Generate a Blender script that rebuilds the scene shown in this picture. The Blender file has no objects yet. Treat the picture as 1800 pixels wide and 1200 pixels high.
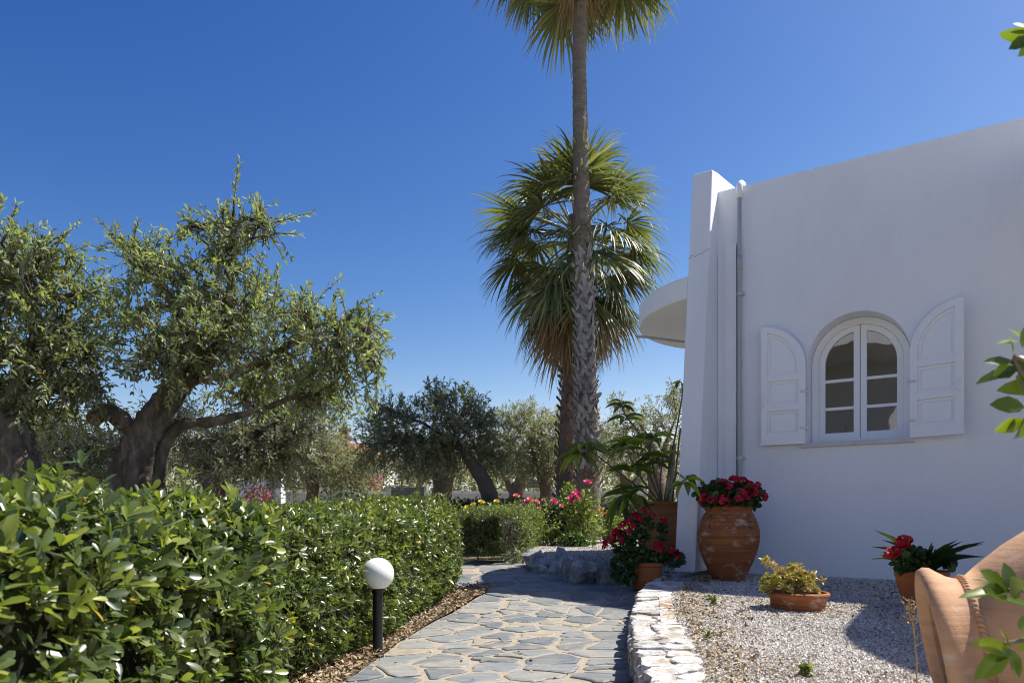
import bpy, bmesh, math, random
import numpy as np
from mathutils import Vector, Matrix, noise as mnoise

random.seed(11)
rng = np.random.default_rng(11)
SC = bpy.context.scene
COL = SC.collection
R = math.radians

# ------------------------------------------------------------------ camera
CAMH = 0.8
cam_d = bpy.data.cameras.new('camera'); cam = bpy.data.objects.new('camera', cam_d); COL.objects.link(cam)
cam.location = (0, 0, CAMH); cam.rotation_euler = (R(90), 0, 0)
cam_d.sensor_width = 36.0; cam_d.lens = 25.0; cam_d.shift_y = 0.175
cam_d.clip_start = 0.05; cam_d.clip_end = 2000
cam_d.dof.use_dof = True; cam_d.dof.focus_distance = 7.0; cam_d.dof.aperture_fstop = 7.0
SC.camera = cam

# ------------------------------------------------------------------ sky, sun, exposure
SUN_W = Vector((-0.59, -0.21, -1.0))            # shadow displacement per metre of height
sun_el = math.atan2(1.0, math.hypot(SUN_W.x, SUN_W.y)); sun_az = math.atan2(-SUN_W.x, -SUN_W.y)
world = bpy.data.worlds.new('World'); SC.world = world; world.use_nodes = True
wn = world.node_tree.nodes; wl = world.node_tree.links
bg = wn['Background']
sky = wn.new('ShaderNodeTexSky'); sky.sky_type = 'NISHITA'; sky.sun_disc = False
sky.sun_elevation = sun_el; sky.sun_rotation = sun_az
sky.altitude = 100; sky.air_density = 1.0; sky.dust_density = 0.6; sky.ozone_density = 1.0
EV = 0.88
sp_ = wn.new('ShaderNodeSeparateColor'); cb_ = wn.new('ShaderNodeCombineColor'); wl.new(sky.outputs[0], sp_.inputs[0])
def wmath(op, x, y):
    m_ = wn.new('ShaderNodeMath'); m_.operation = op
    for i_, v_ in enumerate((x, y)):
        if hasattr(v_, 'links'): wl.new(v_, m_.inputs[i_])
        else: m_.inputs[i_].default_value = v_
    return m_.outputs[0]
SKY_ST = 0.06; ch = []                                        # the photograph's colour grade: deep blue zenith, pale horizon
for i_, (g_, k_) in enumerate(((2.4, 34.4), (1.8, 8.85), (1.2, 3.68))):
    ch.append(wmath('MULTIPLY', wmath('POWER', wmath('MULTIPLY', sp_.outputs[i_], .05), g_), k_ / 2 ** EV / SKY_ST))
for i_ in (0, 1): wl.new(wmath('MINIMUM', ch[i_], ch[2]), cb_.inputs[i_])   # never warmer than white round the sun
wl.new(ch[2], cb_.inputs[2]); wl.new(cb_.outputs[0], bg.inputs['Color'])
bg.inputs['Strength'].default_value = SKY_ST
sun_d = bpy.data.lights.new('sun', 'SUN'); sun_d.energy = 4.5; sun_d.angle = R(0.53); sun_d.color = (1.0, 0.955, 0.88)
sun = bpy.data.objects.new('sun', sun_d); COL.objects.link(sun)
sun.rotation_euler = SUN_W.to_track_quat('-Z', 'Y').to_euler(); sun.location = (6, 3, 12)
SC.view_settings.view_transform = 'Standard'; SC.view_settings.look = 'None'
SC.view_settings.exposure = EV; SC.view_settings.gamma = 1.0
SC.view_settings.use_curve_mapping = False
SC.render.engine = 'CYCLES'
SC.cycles.use_denoising = True; SC.cycles.filter_width = 1.1; SC.cycles.denoising_prefilter = 'ACCURATE'
SC.cycles.max_bounces = 8; SC.cycles.transparent_max_bounces = 8; SC.cycles.transmission_bounces = 4
SC.cycles.sample_clamp_indirect = 6.0

# ------------------------------------------------------------------ helpers
def at(u, v, Y):
    """a point of the place seen at photo position u, v, standing Y metres ahead"""
    return np.array(((u - 900) / 1250 * Y, Y, CAMH + (915 - v) / 1250 * Y))
WORG = {}                                        # world origin of every root / part
def tag(o, label=None, cat=None, group=None, kind=None):
    if label: o['label'] = label
    if cat: o['category'] = cat
    if group: o['group'] = group
    if kind: o['kind'] = kind
    return o
def thing(name, loc, label, cat, group=None):
    o = bpy.data.objects.new(name, None); COL.objects.link(o)
    o.location = tuple(float(c) for c in loc); o.empty_display_size = 0.1
    WORG[o.name] = np.array([float(c) for c in loc])
    return tag(o, label, cat, group)
def org(o): return WORG.get(o.name, np.zeros(3)) if o is not None else np.zeros(3)
def nrm(a):
    return a / np.maximum(np.linalg.norm(a, axis=-1, keepdims=True), 1e-9)

class MB:
    """collects faces; build() links them as ONE mesh object (world coordinates in)"""
    def __init__(s): s.V = []; s.F = []; s.R = []; s.M = []; s.n = 0
    def add(s, V, F, r=0.5, mi=0):
        V = np.asarray(V, float).reshape(-1, 3)
        s.V.append(V)
        s.R.append(np.full(len(V), r) if np.isscalar(r) else np.asarray(r, float))
        if isinstance(F, np.ndarray):
            s.F.append(F + s.n); s.M.append(np.full(len(F), mi))
        else:
            by = {}
            for f in F: by.setdefault(len(f), []).append(f)
            for k in by:
                a = np.array(by[k], int); s.F.append(a + s.n); s.M.append(np.full(len(a), mi))
        s.n += len(V); return s
    def box(s, x0, x1, y0, y1, z0, z1, r=0.5, mi=0, fn=None):
        V = np.array([(x, y, z) for z in (z0, z1) for y in (y0, y1) for x in (x0, x1)], float)
        if fn: V = np.array([fn(*p) for p in V])
        return s.add(V, [(0, 2, 3, 1), (4, 5, 7, 6), (0, 1, 5, 4), (2, 6, 7, 3), (0, 4, 6, 2), (1, 3, 7, 5)], r, mi)
    def tube(s, pts, rad, sides=8, r=0.5, mi=0, rough=0.0, caps=True, seed=0, lobes=None):
        P = np.asarray(pts, float); n = len(P)
        rad = np.full(n, rad) if np.isscalar(rad) else np.asarray(rad, float)
        T = nrm(np.gradient(P, axis=0))
        up = np.array((0, 0, 1.0)) if abs(T[0][2]) < 0.9 else np.array((1.0, 0, 0))
        X = nrm(np.cross(T[0], up)); V = []
        g = np.random.default_rng(seed + 5)
        ph = g.random(6) * 6.28
        for i in range(n):
            X = nrm(X - T[i] * np.dot(X, T[i])); Yv = np.cross(T[i], X)
            for j in range(sides):
                a = 2 * math.pi * j / sides; k = 1.0
                if lobes:
                    k += lobes * (0.55 * math.sin(3 * a + ph[0] + i * 0.35) + 0.35 * math.sin(5 * a + ph[1] - i * 0.5) + 0.25 * math.sin(2 * a + ph[2] + i * .8))
                if rough: k += rough * (g.random() - 0.5) * 2
                V.append(P[i] + (X * math.cos(a) + Yv * math.sin(a)) * rad[i] * k)
        F = [(i * sides + j, i * sides + (j + 1) % sides, (i + 1) * sides + (j + 1) % sides, (i + 1) * sides + j) for i in range(n - 1) for j in range(sides)]
        if caps: F += [tuple(range(sides))[::-1], tuple((n - 1) * sides + j for j in range(sides))]
        return s.add(V, F, r, mi)
    def lathe(s, prof, c=(0, 0, 0), sides=40, r=0.5, mi=0, fn=None, wob=0.0):
        n = len(prof); V = []
        for (rr, z) in prof:
            for j in range(sides):
                a = 2 * math.pi * j / sides; k = 1 + wob * math.sin(2 * a + z * 4) + wob * .6 * math.sin(3 * a - z * 7)
                p = (rr * k * math.cos(a), rr * k * math.sin(a), z)
                V.append(fn(*p) if fn else (p[0] + c[0], p[1] + c[1], p[2] + c[2]))
        F = [(i * sides + j, i * sides + (j + 1) % sides, (i + 1) * sides + (j + 1) % sides, (i + 1) * sides + j) for i in range(n - 1) for j in range(sides)]
        return s.add(V, F, r, mi)
    def build(s, name, mats, parent=None, smooth=False, fn=None, flip=False):
        V = np.concatenate(s.V) if s.V else np.zeros((0, 3))
        if fn: V = np.array([fn(*p) for p in V])
        V = V - org(parent)
        me = bpy.data.meshes.new(name)
        me.vertices.add(len(V)); me.vertices.foreach_set('co', V.astype(np.float32).ravel())
        Fs = [f[:, ::-1] if flip else f for f in s.F]
        idx = np.concatenate([f.ravel() for f in Fs]); tot = np.concatenate([np.full(len(f), f.shape[1]) for f in Fs])
        me.loops.add(len(idx)); me.loops.foreach_set('vertex_index', idx.astype(np.int32))
        me.polygons.add(len(tot)); st = np.concatenate(([0], np.cumsum(tot)[:-1]))
        me.polygons.foreach_set('loop_start', st.astype(np.int32))
        me.polygons.foreach_set('material_index', np.concatenate(s.M).astype(np.int32))
        me.polygons.foreach_set('use_smooth', np.full(len(tot), bool(smooth)))
        a = me.attributes.new('rnd', 'FLOAT', 'POINT'); a.data.foreach_set('value', np.concatenate(s.R).astype(np.float32))
        for m in (mats if isinstance(mats, (list, tuple)) else [mats]): me.materials.append(m)
        me.update(calc_edges=True); me.validate()
        o = bpy.data.objects.new(name, me); COL.objects.link(o)
        if parent is not None: o.parent = parent
        WORG[o.name] = org(parent)
        return o
def link_copy(name, me, parent, M, mat=None):
    """another object on shared mesh data, placed by world matrix M under an unrotated parent"""
    o = bpy.data.objects.new(name, me); COL.objects.link(o); o.parent = parent
    t = org(parent); o.matrix_local = Matrix.Translation((-t[0], -t[1], -t[2])) @ M
    return o
def basis(P, D, N, L, W):
    """matrix whose Y runs along D (length L), Z towards N, X across (width W)"""
    D = Vector(D).normalized(); N = Vector(N); X = D.cross(N)
    if X.length < 1e-5: X = D.cross(Vector((0.3, 0.8, 0.5)))
    X.normalize(); Z = X.cross(D)
    m = Matrix((X * W, D * L, Z * L)).transposed().to_4x4(); m.translation = Vector(P); return m
def place(mb, T, P, D, N, L, W, r, mi=0):
    """leaf template T at points P along D facing N"""
    tv, tf = T; k = len(tv); n = len(P)
    D = nrm(D); X = nrm(np.cross(D, N)); Z = np.cross(X, D)
    L = np.broadcast_to(L, (n,)); W = np.broadcast_to(W, (n,))
    V = P[:, None, :] + tv[None, :, 0, None] * X[:, None, :] * W[:, None, None] + tv[None, :, 1, None] * D[:, None, :] * L[:, None, None] + tv[None, :, 2, None] * Z[:, None, :] * L[:, None, None]
    by = {}
    for f in tf: by.setdefault(len(f), []).append(f)
    first = True; base = mb.n
    mb.V.append(V.reshape(-1, 3)); mb.R.append(np.repeat(np.broadcast_to(r, (n,)), k))
    for q in by:
        a = np.array(by[q], int)
        F = (a[None] + (np.arange(n) * k)[:, None, None]).reshape(-1, q) + base
        mb.F.append(F); mb.M.append(np.full(len(F), mi))
    mb.n += n * k
def leaf_t(ys, ws, curl=0.1, fold=0.25, droop=0.0):
    """leaf: midrib stations ys, half widths ws; V-folded and bent down along its length"""
    tv = []; tf = []; n = len(ys)
    for y, w in zip(ys, ws):
        z = -curl * y * y
        tv += [(-w, y, z + fold * w), (0, y, z), (w, y, z + fold * w)]
    for i in range(n - 1):
        a = 3 * i; b = 3 * (i + 1)
        tf += [(a, a + 1, b + 1, b), (a + 1, a + 2, b + 2, b + 1)]
    return np.array(tv, float), tf
T_SPOON = leaf_t([0, .3, .6, .88, 1.0], [.06, .27, .48, .44, .07], curl=.12, fold=.10)
T_SPOON2 = leaf_t([0, .62, 1.0], [.06, .5, .12], curl=.14, fold=.12)
T_LANCE = leaf_t([0, .35, .7, 1.0], [.12, .5, .42, .03], curl=.08, fold=.12)
T_QUAD = (np.array([(0, 0, 0), (.5, .5, .03), (0, 1, -.04), (-.5, .5, .03)], float), [(0, 1, 2, 3)])
T_OVAL = leaf_t([0, .2, .5, .8, 1.0], [.05, .36, .5, .32, .02], curl=.12, fold=.12)
T_LONG = leaf_t([0, .12, .3, .5, .7, .87, 1.0], [.06, .3, .5, .5, .4, .2, .02], curl=.38, fold=.3)
T_STRAP = leaf_t([0, .2, .4, .6, .8, 1.0], [.4, .5, .5, .45, .3, .02], curl=.6, fold=.3)
T_ROUND = (np.array([(0, 0, 0), (.45, .15, .05), (.5, .6, .08), (.2, .95, .03), (-.2, .95, .03), (-.5, .6, .08), (-.45, .15, .05), (0, .5, -.03)], float), [(0, 1, 7), (1, 2, 7), (2, 3, 7), (3, 4, 7), (4, 5, 7), (5, 6, 7), (6, 0, 7)])
def rdir(n, up=0.0):
    d = rng.normal(size=(n, 3)); d[:, 2] += up; return nrm(d)
def interp(x, xs, ys): return np.interp(x, xs, ys)
_ph = rng.random((8, 4)) * 6.28; _fr = rng.normal(size=(8, 3))
def vnoise(P, sc=1.0):
    P = np.asarray(P) * sc; o = np.zeros(P.shape[:-1])
    for k in range(8): o += np.sin(P @ _fr[k] * (1 + .5 * k) + _ph[k, 0]) / (1 + .4 * k)
    return o / 3.2

# ------------------------------------------------------------------ materials
def base_mat(name):
    m = bpy.data.materials.new(name); m.use_nodes = True
    nt = m.node_tree; b = nt.nodes['Principled BSDF']; return m, nt.nodes, nt.links, b
def ramp(nodes, cols, pos=None, interp_='LINEAR'):
    r = nodes.new('ShaderNodeValToRGB'); el = r.color_ramp.elements; r.color_ramp.interpolation = interp_
    n = len(cols); pos = pos or [i / (n - 1) for i in range(n)]
    while len(el) < n: el.new(0.5)
    for i in range(n): el[i].position = pos[i]; c = cols[i]; el[i].color = (c[0], c[1], c[2], 1)
    return r
def tex_noise(nodes, links, scale, detail=6, rough=.6, coord='Object', vec=None, stretch=None):
    t = nodes.new('ShaderNodeTexNoise'); t.inputs['Scale'].default_value = scale; t.inputs['Detail'].default_value = detail
    t.inputs['Roughness'].default_value = rough
    tc = nodes.new('ShaderNodeTexCoord'); src = tc.outputs[coord]
    if stretch:
        mp = nodes.new('ShaderNodeMapping'); mp.inputs['Scale'].default_value = stretch
        links.new(src, mp.inputs['Vector']); src = mp.outputs[0]
    links.new(src, t.inputs['Vector']); return t
def add_bump(nodes, links, b, h, strength, dist=0.01, prev=None):
    bp = nodes.new('ShaderNodeBump'); bp.inputs['Strength'].default_value = strength; bp.inputs['Distance'].default_value = dist
    links.new(h, bp.inputs['Height'])
    if prev: links.new(prev, bp.inputs['Normal'])
    links.new(bp.outputs[0], b.inputs['Normal']); return bp.outputs[0]
def mix_col(nodes, links, fac, a, c, blend='MIX'):
    m = nodes.new('ShaderNodeMix'); m.data_type = 'RGBA'; m.blend_type = blend
    for s_, i in ((fac, 0), (a, 6), (c, 7)):
        if hasattr(s_, 'is_output') or hasattr(s_, 'links'): links.new(s_, m.inputs[i])
        elif i == 0: m.inputs[0].default_value = s_
        else: m.inputs[i].default_value = (*s_[:3], 1)
    return m.outputs[2]
def m_noise(name, cols, scale=4, rough=.8, bump=.3, bscale=40, bdist=.01, detail=6, pos=None, spec=.3, objvar=0.0, stretch=None, fine=None):
    m, N, L, b = base_mat(name)
    t = tex_noise(N, L, scale, detail, stretch=stretch); r = ramp(N, cols, pos); L.new(t.outputs['Fac'], r.inputs[0]); c = r.outputs[0]
    if fine:
        t3 = tex_noise(N, L, fine[0], 4); r3 = ramp(N, [(fine[1],) * 3, (1, 1, 1)], [.35, .6]); L.new(t3.outputs['Fac'], r3.inputs[0])
        c = mix_col(N, L, 1.0, c, r3.outputs[0], 'MULTIPLY')
    if objvar:
        oi = N.new('ShaderNodeObjectInfo'); h = N.new('ShaderNodeHueSaturation')
        mr = N.new('ShaderNodeMapRange'); mr.inputs[3].default_value = 1 - objvar; mr.inputs[4].default_value = 1 + objvar
        L.new(oi.outputs['Random'], mr.inputs[0]); L.new(mr.outputs[0], h.inputs['Value']); L.new(c, h.inputs['Color']); c = h.outputs[0]
    L.new(c, b.inputs['Base Color']); b.inputs['Roughness'].default_value = rough
    b.inputs['Specular IOR Level'].default_value = spec
    if bump:
        t2 = tex_noise(N, L, bscale, 8, .65, stretch=stretch); add_bump(N, L, b, t2.outputs['Fac'], bump, bdist)
    return m
def m_leaf(name, cols, back=None, rough=.4, trans=.3, tcol=None, obj=False, spec=.5, pos=None):
    m, N, L, b = base_mat(name)
    if obj: s = N.new('ShaderNodeObjectInfo').outputs['Random']
    else:
        a = N.new('ShaderNodeAttribute'); a.attribute_name = 'rnd'; s = a.outputs['Fac']
    r = ramp(N, cols, pos); L.new(s, r.inputs[0]); c = r.outputs[0]
    if back:
        g = N.new('ShaderNodeNewGeometry'); c = mix_col(N, L, g.outputs['Backfacing'], c, back)
    L.new(c, b.inputs['Base Color']); b.inputs['Roughness'].default_value = rough; b.inputs['Specular IOR Level'].default_value = spec
    tr = N.new('ShaderNodeBsdfTranslucent')
    tc = mix_col(N, L, 1.0, r.outputs[0], tcol or (1.9, 2.0, .7), 'MULTIPLY'); L.new(tc, tr.inputs['Color'])
    mx = N.new('ShaderNodeMixShader'); mx.inputs[0].default_value = trans
    L.new(b.outputs[0], mx.inputs[1]); L.new(tr.outputs[0], mx.inputs[2])
    L.new(mx.outputs[0], N['Material Output'].inputs['Surface']); return m
def m_plain(name, col, rough=.5, metal=0.0, spec=.5):
    m, N, L, b = base_mat(name); b.inputs['Base Color'].default_value = (*col, 1)
    b.inputs['Roughness'].default_value = rough; b.inputs['Metallic'].default_value = metal; b.inputs['Specular IOR Level'].default_value = spec
    t = tex_noise(N, L, 30, 5); add_bump(N, L, b, t.outputs['Fac'], .05, .004); return m

def m_stucco(name, col=(.83, .845, .86), stain=(.775, .78, .78)):
    m, N, L, b = base_mat(name)
    t = tex_noise(N, L, 1.1, 7, .6, stretch=(1, 1, .45)); r = ramp(N, [stain, col, col], [.28, .5, 1]); L.new(t.outputs['Fac'], r.inputs[0])
    t4 = tex_noise(N, L, 5, 6, .7, stretch=(3, 3, .25)); r4 = ramp(N, [(.98, .98, .976), (1, 1, 1)], [.30, .55]); L.new(t4.outputs['Fac'], r4.inputs[0])
    c = mix_col(N, L, 1.0, r.outputs[0], r4.outputs[0], 'MULTIPLY'); L.new(c, b.inputs['Base Color'])
    b.inputs['Roughness'].default_value = .75; b.inputs['Specular IOR Level'].default_value = .25
    t2 = tex_noise(N, L, 70, 5, .6, stretch=(1, 1, .6)); n1 = add_bump(N, L, b, t2.outputs['Fac'], .35, .006)
    t3 = tex_noise(N, L, 6, 4, .5); add_bump(N, L, b, t3.outputs['Fac'], .15, .02, n1)
    return m
def m_terracotta(name, cols, salt=0.0, rough=.8, rings=0.5):
    m, N, L, b = base_mat(name)
    t = tex_noise(N, L, 5, 8, .65); r = ramp(N, cols); L.new(t.outputs['Fac'], r.inputs[0]); c = r.outputs[0]
    tw = tex_noise(N, L, 3.0, 5, .6, stretch=(.3, .3, 14)); rw = ramp(N, [(.42, .38, .36), (1, 1, 1), (1.3, 1.2, 1.05)], [.32, .5, .72]); L.new(tw.outputs['Fac'], rw.inputs[0])
    c = mix_col(N, L, rings, c, rw.outputs[0], 'MULTIPLY')
    if salt:
        ts = tex_noise(N, L, 7, 10, .72, stretch=(1, 1, 1.8)); rs = ramp(N, [(0, 0, 0), (1, 1, 1)], [.66 - salt * .2, .80 - salt * .12]); L.new(ts.outputs['Fac'], rs.inputs[0])
        c = mix_col(N, L, rs.outputs[0], c, (.55, .47, .40))
    L.new(c, b.inputs['Base Color']); b.inputs['Roughness'].default_value = rough; b.inputs['Specular IOR Level'].default_value = .25
    t2 = tex_noise(N, L, 45, 7, .6); n1 = add_bump(N, L, b, t2.outputs['Fac'], .3, .006)
    add_bump(N, L, b, tw.outputs['Fac'], .25, .012, n1); return m
M = {}
M['stucco'] = m_stucco('white_stucco')
M['stucco_far'] = m_noise('cream_render', [(.5, .47, .41), (.66, .63, .57), (.72, .69, .63)], 1.5, .85, .3, 30)
M['paint'] = m_noise('white_window_paint', [(.82, .83, .85), (.88, .89, .90)], 6, .45, .12, 60, .003, spec=.45, stretch=(2, 2, .5))
M['marble_sill'] = m_noise('sill_marble', [(.45, .43, .42), (.7, .69, .68)], 14, .5, .15, 60)
M['pipe'] = m_noise('grey_pipe_plastic', [(.38, .40, .39), (.46, .48, .47)], 3, .5, .08, 40)
M['steel'] = m_plain('hinge_steel', (.55, .55, .55), .45, .6)
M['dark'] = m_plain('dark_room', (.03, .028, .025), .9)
M['black_metal'] = m_noise('black_post_paint', [(.008, .008, .009), (.016, .016, .018)], 20, .35, .1, 90, .003, spec=.5)
M['globe'] = m_plain('opal_globe', (.82, .82, .8), .22, 0, .5)
M['mortar'] = m_noise('sandy_mortar', [(.28, .235, .18), (.37, .315, .245), (.43, .375, .30)], 9, .95, .7, 70, .012, fine=(60, .75))
M['soil'] = m_noise('dry_soil', [(.10, .07, .045), (.19, .14, .09), (.27, .21, .14)], 5, .95, .8, 45, .03, fine=(50, .55))
M['terrain'] = m_noise('garden_earth', [(.10, .085, .05), (.18, .15, .09), (.24, .20, .13)], .8, .95, .6, 14, .05, fine=(20, .6))
def m_gravel(name):
    m, N, L, b = base_mat(name)
    tc = N.new('ShaderNodeTexCoord'); v = N.new('ShaderNodeTexVoronoi'); v.inputs['Scale'].default_value = 62; L.new(tc.outputs['Object'], v.inputs['Vector'])
    sp = N.new('ShaderNodeSeparateColor'); L.new(v.outputs['Color'], sp.inputs[0])
    r = ramp(N, [(.20, .17, .14), (.36, .33, .29), (.55, .53, .49), (.68, .66, .63)], [0, .3, .6, 1]); L.new(sp.outputs[0], r.inputs[0])
    t = tex_noise(N, L, 1.6, 6); r2 = ramp(N, [(.62, .46, .32), (1, 1, 1)], [.36, .52]); L.new(t.outputs['Fac'], r2.inputs[0])
    c = mix_col(N, L, 1.0, r.outputs[0], r2.outputs[0], 'MULTIPLY'); L.new(c, b.inputs['Base Color'])
    b.inputs['Roughness'].default_value = .85; add_bump(N, L, b, v.outputs['Distance'], -.9, .02); return m
M['gravel'] = m_gravel('white_gravel_bed')
def m_rnd(name, cols, pos=None, rough=.8, noise_sc=60, amt=.35, spec=.3):
    m, N, L, b = base_mat(name); a = N.new('ShaderNodeAttribute'); a.attribute_name = 'rnd'
    r = ramp(N, cols, pos); L.new(a.outputs['Fac'], r.inputs[0])
    t = tex_noise(N, L, noise_sc, 5); r2 = ramp(N, [(1 - amt,) * 3, (1, 1, 1)], [.35, .6]); L.new(t.outputs['Fac'], r2.inputs[0])
    L.new(mix_col(N, L, 1.0, r.outputs[0], r2.outputs[0], 'MULTIPLY'), b.inputs['Base Color'])
    b.inputs['Roughness'].default_value = rough; b.inputs['Specular IOR Level'].default_value = spec; return m
M['pebble'] = m_rnd('pebbles', [(.22, .16, .11), (.40, .355, .295), (.60, .56, .50), (.76, .73, .68)], [0, .22, .5, 1])
M['litter'] = m_rnd('dry_leaf_litter', [(.14, .085, .045), (.30, .20, .11), (.44, .34, .21), (.54, .45, .31)])
def m_slate():
    m, N, L, b = base_mat('slate_flagstone'); oi = N.new('ShaderNodeObjectInfo')
    r = ramp(N, [(.15, .165, .175), (.21, .222, .225), (.18, .19, .188), (.26, .258, .24), (.31, .275, .215), (.22, .225, .218), (.36, .26, .21)], [0, .25, .45, .65, .84, .93, .985], 'CONSTANT'); L.new(oi.outputs['Random'], r.inputs[0])
    t = tex_noise(N, L, 7, 8, .7, stretch=(1, 2.2, 1)); r2 = ramp(N, [(.62, .66, .72), (1, 1, 1), (1.35, 1.25, 1.05)], [.3, .5, .75]); L.new(t.outputs['Fac'], r2.inputs[0])
    c = mix_col(N, L, 1.0, r.outputs[0], r2.outputs[0], 'MULTIPLY')
    t5 = tex_noise(N, L, 3.5, 6, .6); r5 = ramp(N, [(0, 0, 0), (1, 1, 1)], [.55, .72]); L.new(t5.outputs['Fac'], r5.inputs[0])
    mm = N.new('ShaderNodeMath'); mm.operation = 'MULTIPLY'; mm.inputs[1].default_value = .55; L.new(r5.outputs[0], mm.inputs[0])
    c = mix_col(N, L, mm.outputs[0], c, (.34, .30, .23)); L.new(c, b.inputs['Base Color'])
    b.inputs['Roughness'].default_value = .55; b.inputs['Specular IOR Level'].default_value = .4
    t3 = tex_noise(N, L, 22, 9, .7, stretch=(1, 2.5, 1)); add_bump(N, L, b, t3.outputs['Fac'], .55, .012); return m
M['slate'] = m_slate()
M['whitestone'] = m_noise('white_limestone', [(.30, .26, .21), (.46, .40, .33), (.62, .60, .57), (.74, .73, .71)], 7, .8, .9, 26, .02, pos=[.28, .4, .5, .72], objvar=.22, fine=(38, .6))
M['wallcore'] = m_noise('lime_mortar', [(.28, .24, .19), (.42, .38, .32), (.5, .46, .4)], 10, .95, .9, 40, .02)
M['boulder'] = m_noise('blue_grey_boulder', [(.13, .14, .15), (.27, .285, .30), (.46, .47, .48), (.70, .70, .68)], 6, .75, 1.0, 22, .04, pos=[.28, .45, .56, .68], objvar=.2, fine=(30, .7))
M['bark_olive'] = m_noise('olive_bark', [(.07, .052, .038), (.22, .18, .14), (.50, .45, .39)], 11, .95, 1.0, 22, .10, pos=[.3, .5, .72], stretch=(1, 1, .35))
M['bark_cut'] = m_noise('cut_wood', [(.13, .085, .05), (.25, .165, .10)], 9, .8, .3, 40)
M['bark_far'] = m_noise('far_olive_bark', [(.09, .07, .05), (.24, .19, .14)], 4, .95, .6, 18, .05)
M['twig'] = m_noise('twig_bark', [(.10, .075, .05), (.22, .18, .13)], 10, .9, .2, 40)
M['palm_trunk'] = m_noise('palm_trunk_bark', [(.10, .08, .062), (.19, .16, .13), (.29, .26, .22)], 3, .95, .8, 16, .03, stretch=(1, 1, 4))
M['palm_boot'] = m_noise('palm_leaf_base', [(.15, .125, .10), (.32, .29, .255), (.54, .51, .47)], 6, .9, .6, 30, .01, objvar=.28)
M['palm_boot_brown'] = m_noise('brown_palm_leaf_base', [(.10, .06, .035), (.21, .135, .085), (.31, .22, .15)], 6, .9, .6, 30, .01, objvar=.25)
M['hedge_leaf'] = m_leaf('hedge_leaf', [(.034, .056, .018), (.085, .12, .032), (.145, .18, .045), (.32, .36, .07), (.48, .32, .06)], back=(.18, .21, .10), rough=.31, trans=.3, pos=[0, .45, .82, .97, 1], spec=.6)
M['hedge_leaf_obj'] = m_leaf('hedge_leaf_single', [(.034, .058, .018), (.088, .125, .032), (.15, .185, .045), (.33, .37, .07), (.50, .33, .05)], back=(.18, .21, .10), rough=.31, trans=.3, obj=True, pos=[0, .45, .82, .97, 1], spec=.6)
M['hedge_core'] = m_noise('hedge_dark_core', [(.014, .018, .008), (.055, .05, .028)], 30, .95, 1.0, 40, .04)
M['shrub_leaf'] = m_leaf('shrub_leaf', [(.05, .075, .025), (.11, .145, .045), (.22, .25, .08)], rough=.4, trans=.35)
M['rose_leaf'] = m_leaf('rose_leaf', [(.06, .09, .03), (.13, .175, .05), (.32, .34, .08)], rough=.4, trans=.35)
M['farhedge_leaf'] = m_leaf('far_hedge_leaf', [(.025, .05, .016), (.055, .095, .026), (.10, .15, .035)], rough=.4, trans=.28)
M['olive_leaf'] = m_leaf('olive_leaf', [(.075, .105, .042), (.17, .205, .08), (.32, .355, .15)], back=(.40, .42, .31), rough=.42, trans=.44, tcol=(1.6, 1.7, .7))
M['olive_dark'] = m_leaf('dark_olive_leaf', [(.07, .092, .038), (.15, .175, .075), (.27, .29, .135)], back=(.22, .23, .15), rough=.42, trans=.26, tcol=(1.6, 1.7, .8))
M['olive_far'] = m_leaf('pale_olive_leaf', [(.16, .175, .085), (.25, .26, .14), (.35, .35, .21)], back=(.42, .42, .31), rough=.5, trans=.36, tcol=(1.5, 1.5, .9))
M['palm_green'] = m_leaf('palm_frond_green', [(.085, .105, .036), (.15, .17, .06), (.32, .31, .14)], rough=.42, trans=.24, tcol=(1.5, 1.6, .8), spec=.55)
M['palm_dead'] = m_leaf('palm_frond_dead', [(.20, .13, .065), (.36, .26, .15), (.52, .42, .28)], rough=.7, trans=.3, tcol=(1.3, 1.1, .7), spec=.2)
M['mango_leaf'] = m_leaf('mango_leaf', [(.06, .095, .018), (.15, .20, .03), (.34, .36, .05)], rough=.33, trans=.42, obj=True, spec=.55)
M['ger_leaf'] = m_leaf('geranium_leaf', [(.02, .045, .014), (.04, .085, .022), (.07, .12, .03)], rough=.55, trans=.25)
M['ger_red'] = m_leaf('geranium_petal', [(.38, .006, .03), (.55, .012, .05), (.62, .03, .10)], rough=.5, trans=.3, tcol=(1.3, .9, 1.0))
M['ger_scarlet'] = m_leaf('scarlet_petal', [(.45, .008, .012), (.62, .015, .02)], rough=.5, trans=.3, tcol=(1.3, .9, .9))
M['strap_leaf'] = m_leaf('strap_leaf', [(.018, .045, .014), (.04, .08, .02)], rough=.3, trans=.2, obj=True)
M['succ_leaf'] = m_leaf('succulent_leaf', [(.16, .19, .035), (.34, .34, .06), (.48, .40, .12), (.5, .36, .2)], rough=.45, trans=.2, tcol=(1.2, 1.1, .6))
M['citrus'] = m_leaf('citrus_leaf', [(.05, .085, .012), (.095, .14, .018), (.18, .23, .028)], rough=.3, trans=.45, tcol=(2.2, 2.2, .5), obj=True, spec=.55)
M['rose_pink'] = m_leaf('pink_rose_petal', [(.62, .05, .18), (.75, .14, .28)], rough=.55, trans=.3, tcol=(1.2, .9, 1))
M['rose_salmon'] = m_leaf('salmon_rose_petal', [(.66, .16, .14), (.78, .36, .30)], rough=.55, trans=.3, tcol=(1.2, .9, .9))
M['rose_yellow'] = m_leaf('yellow_rose_petal', [(.70, .50, .05), (.80, .66, .16)], rough=.55, trans=.3, tcol=(1.1, 1, .7))
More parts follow.
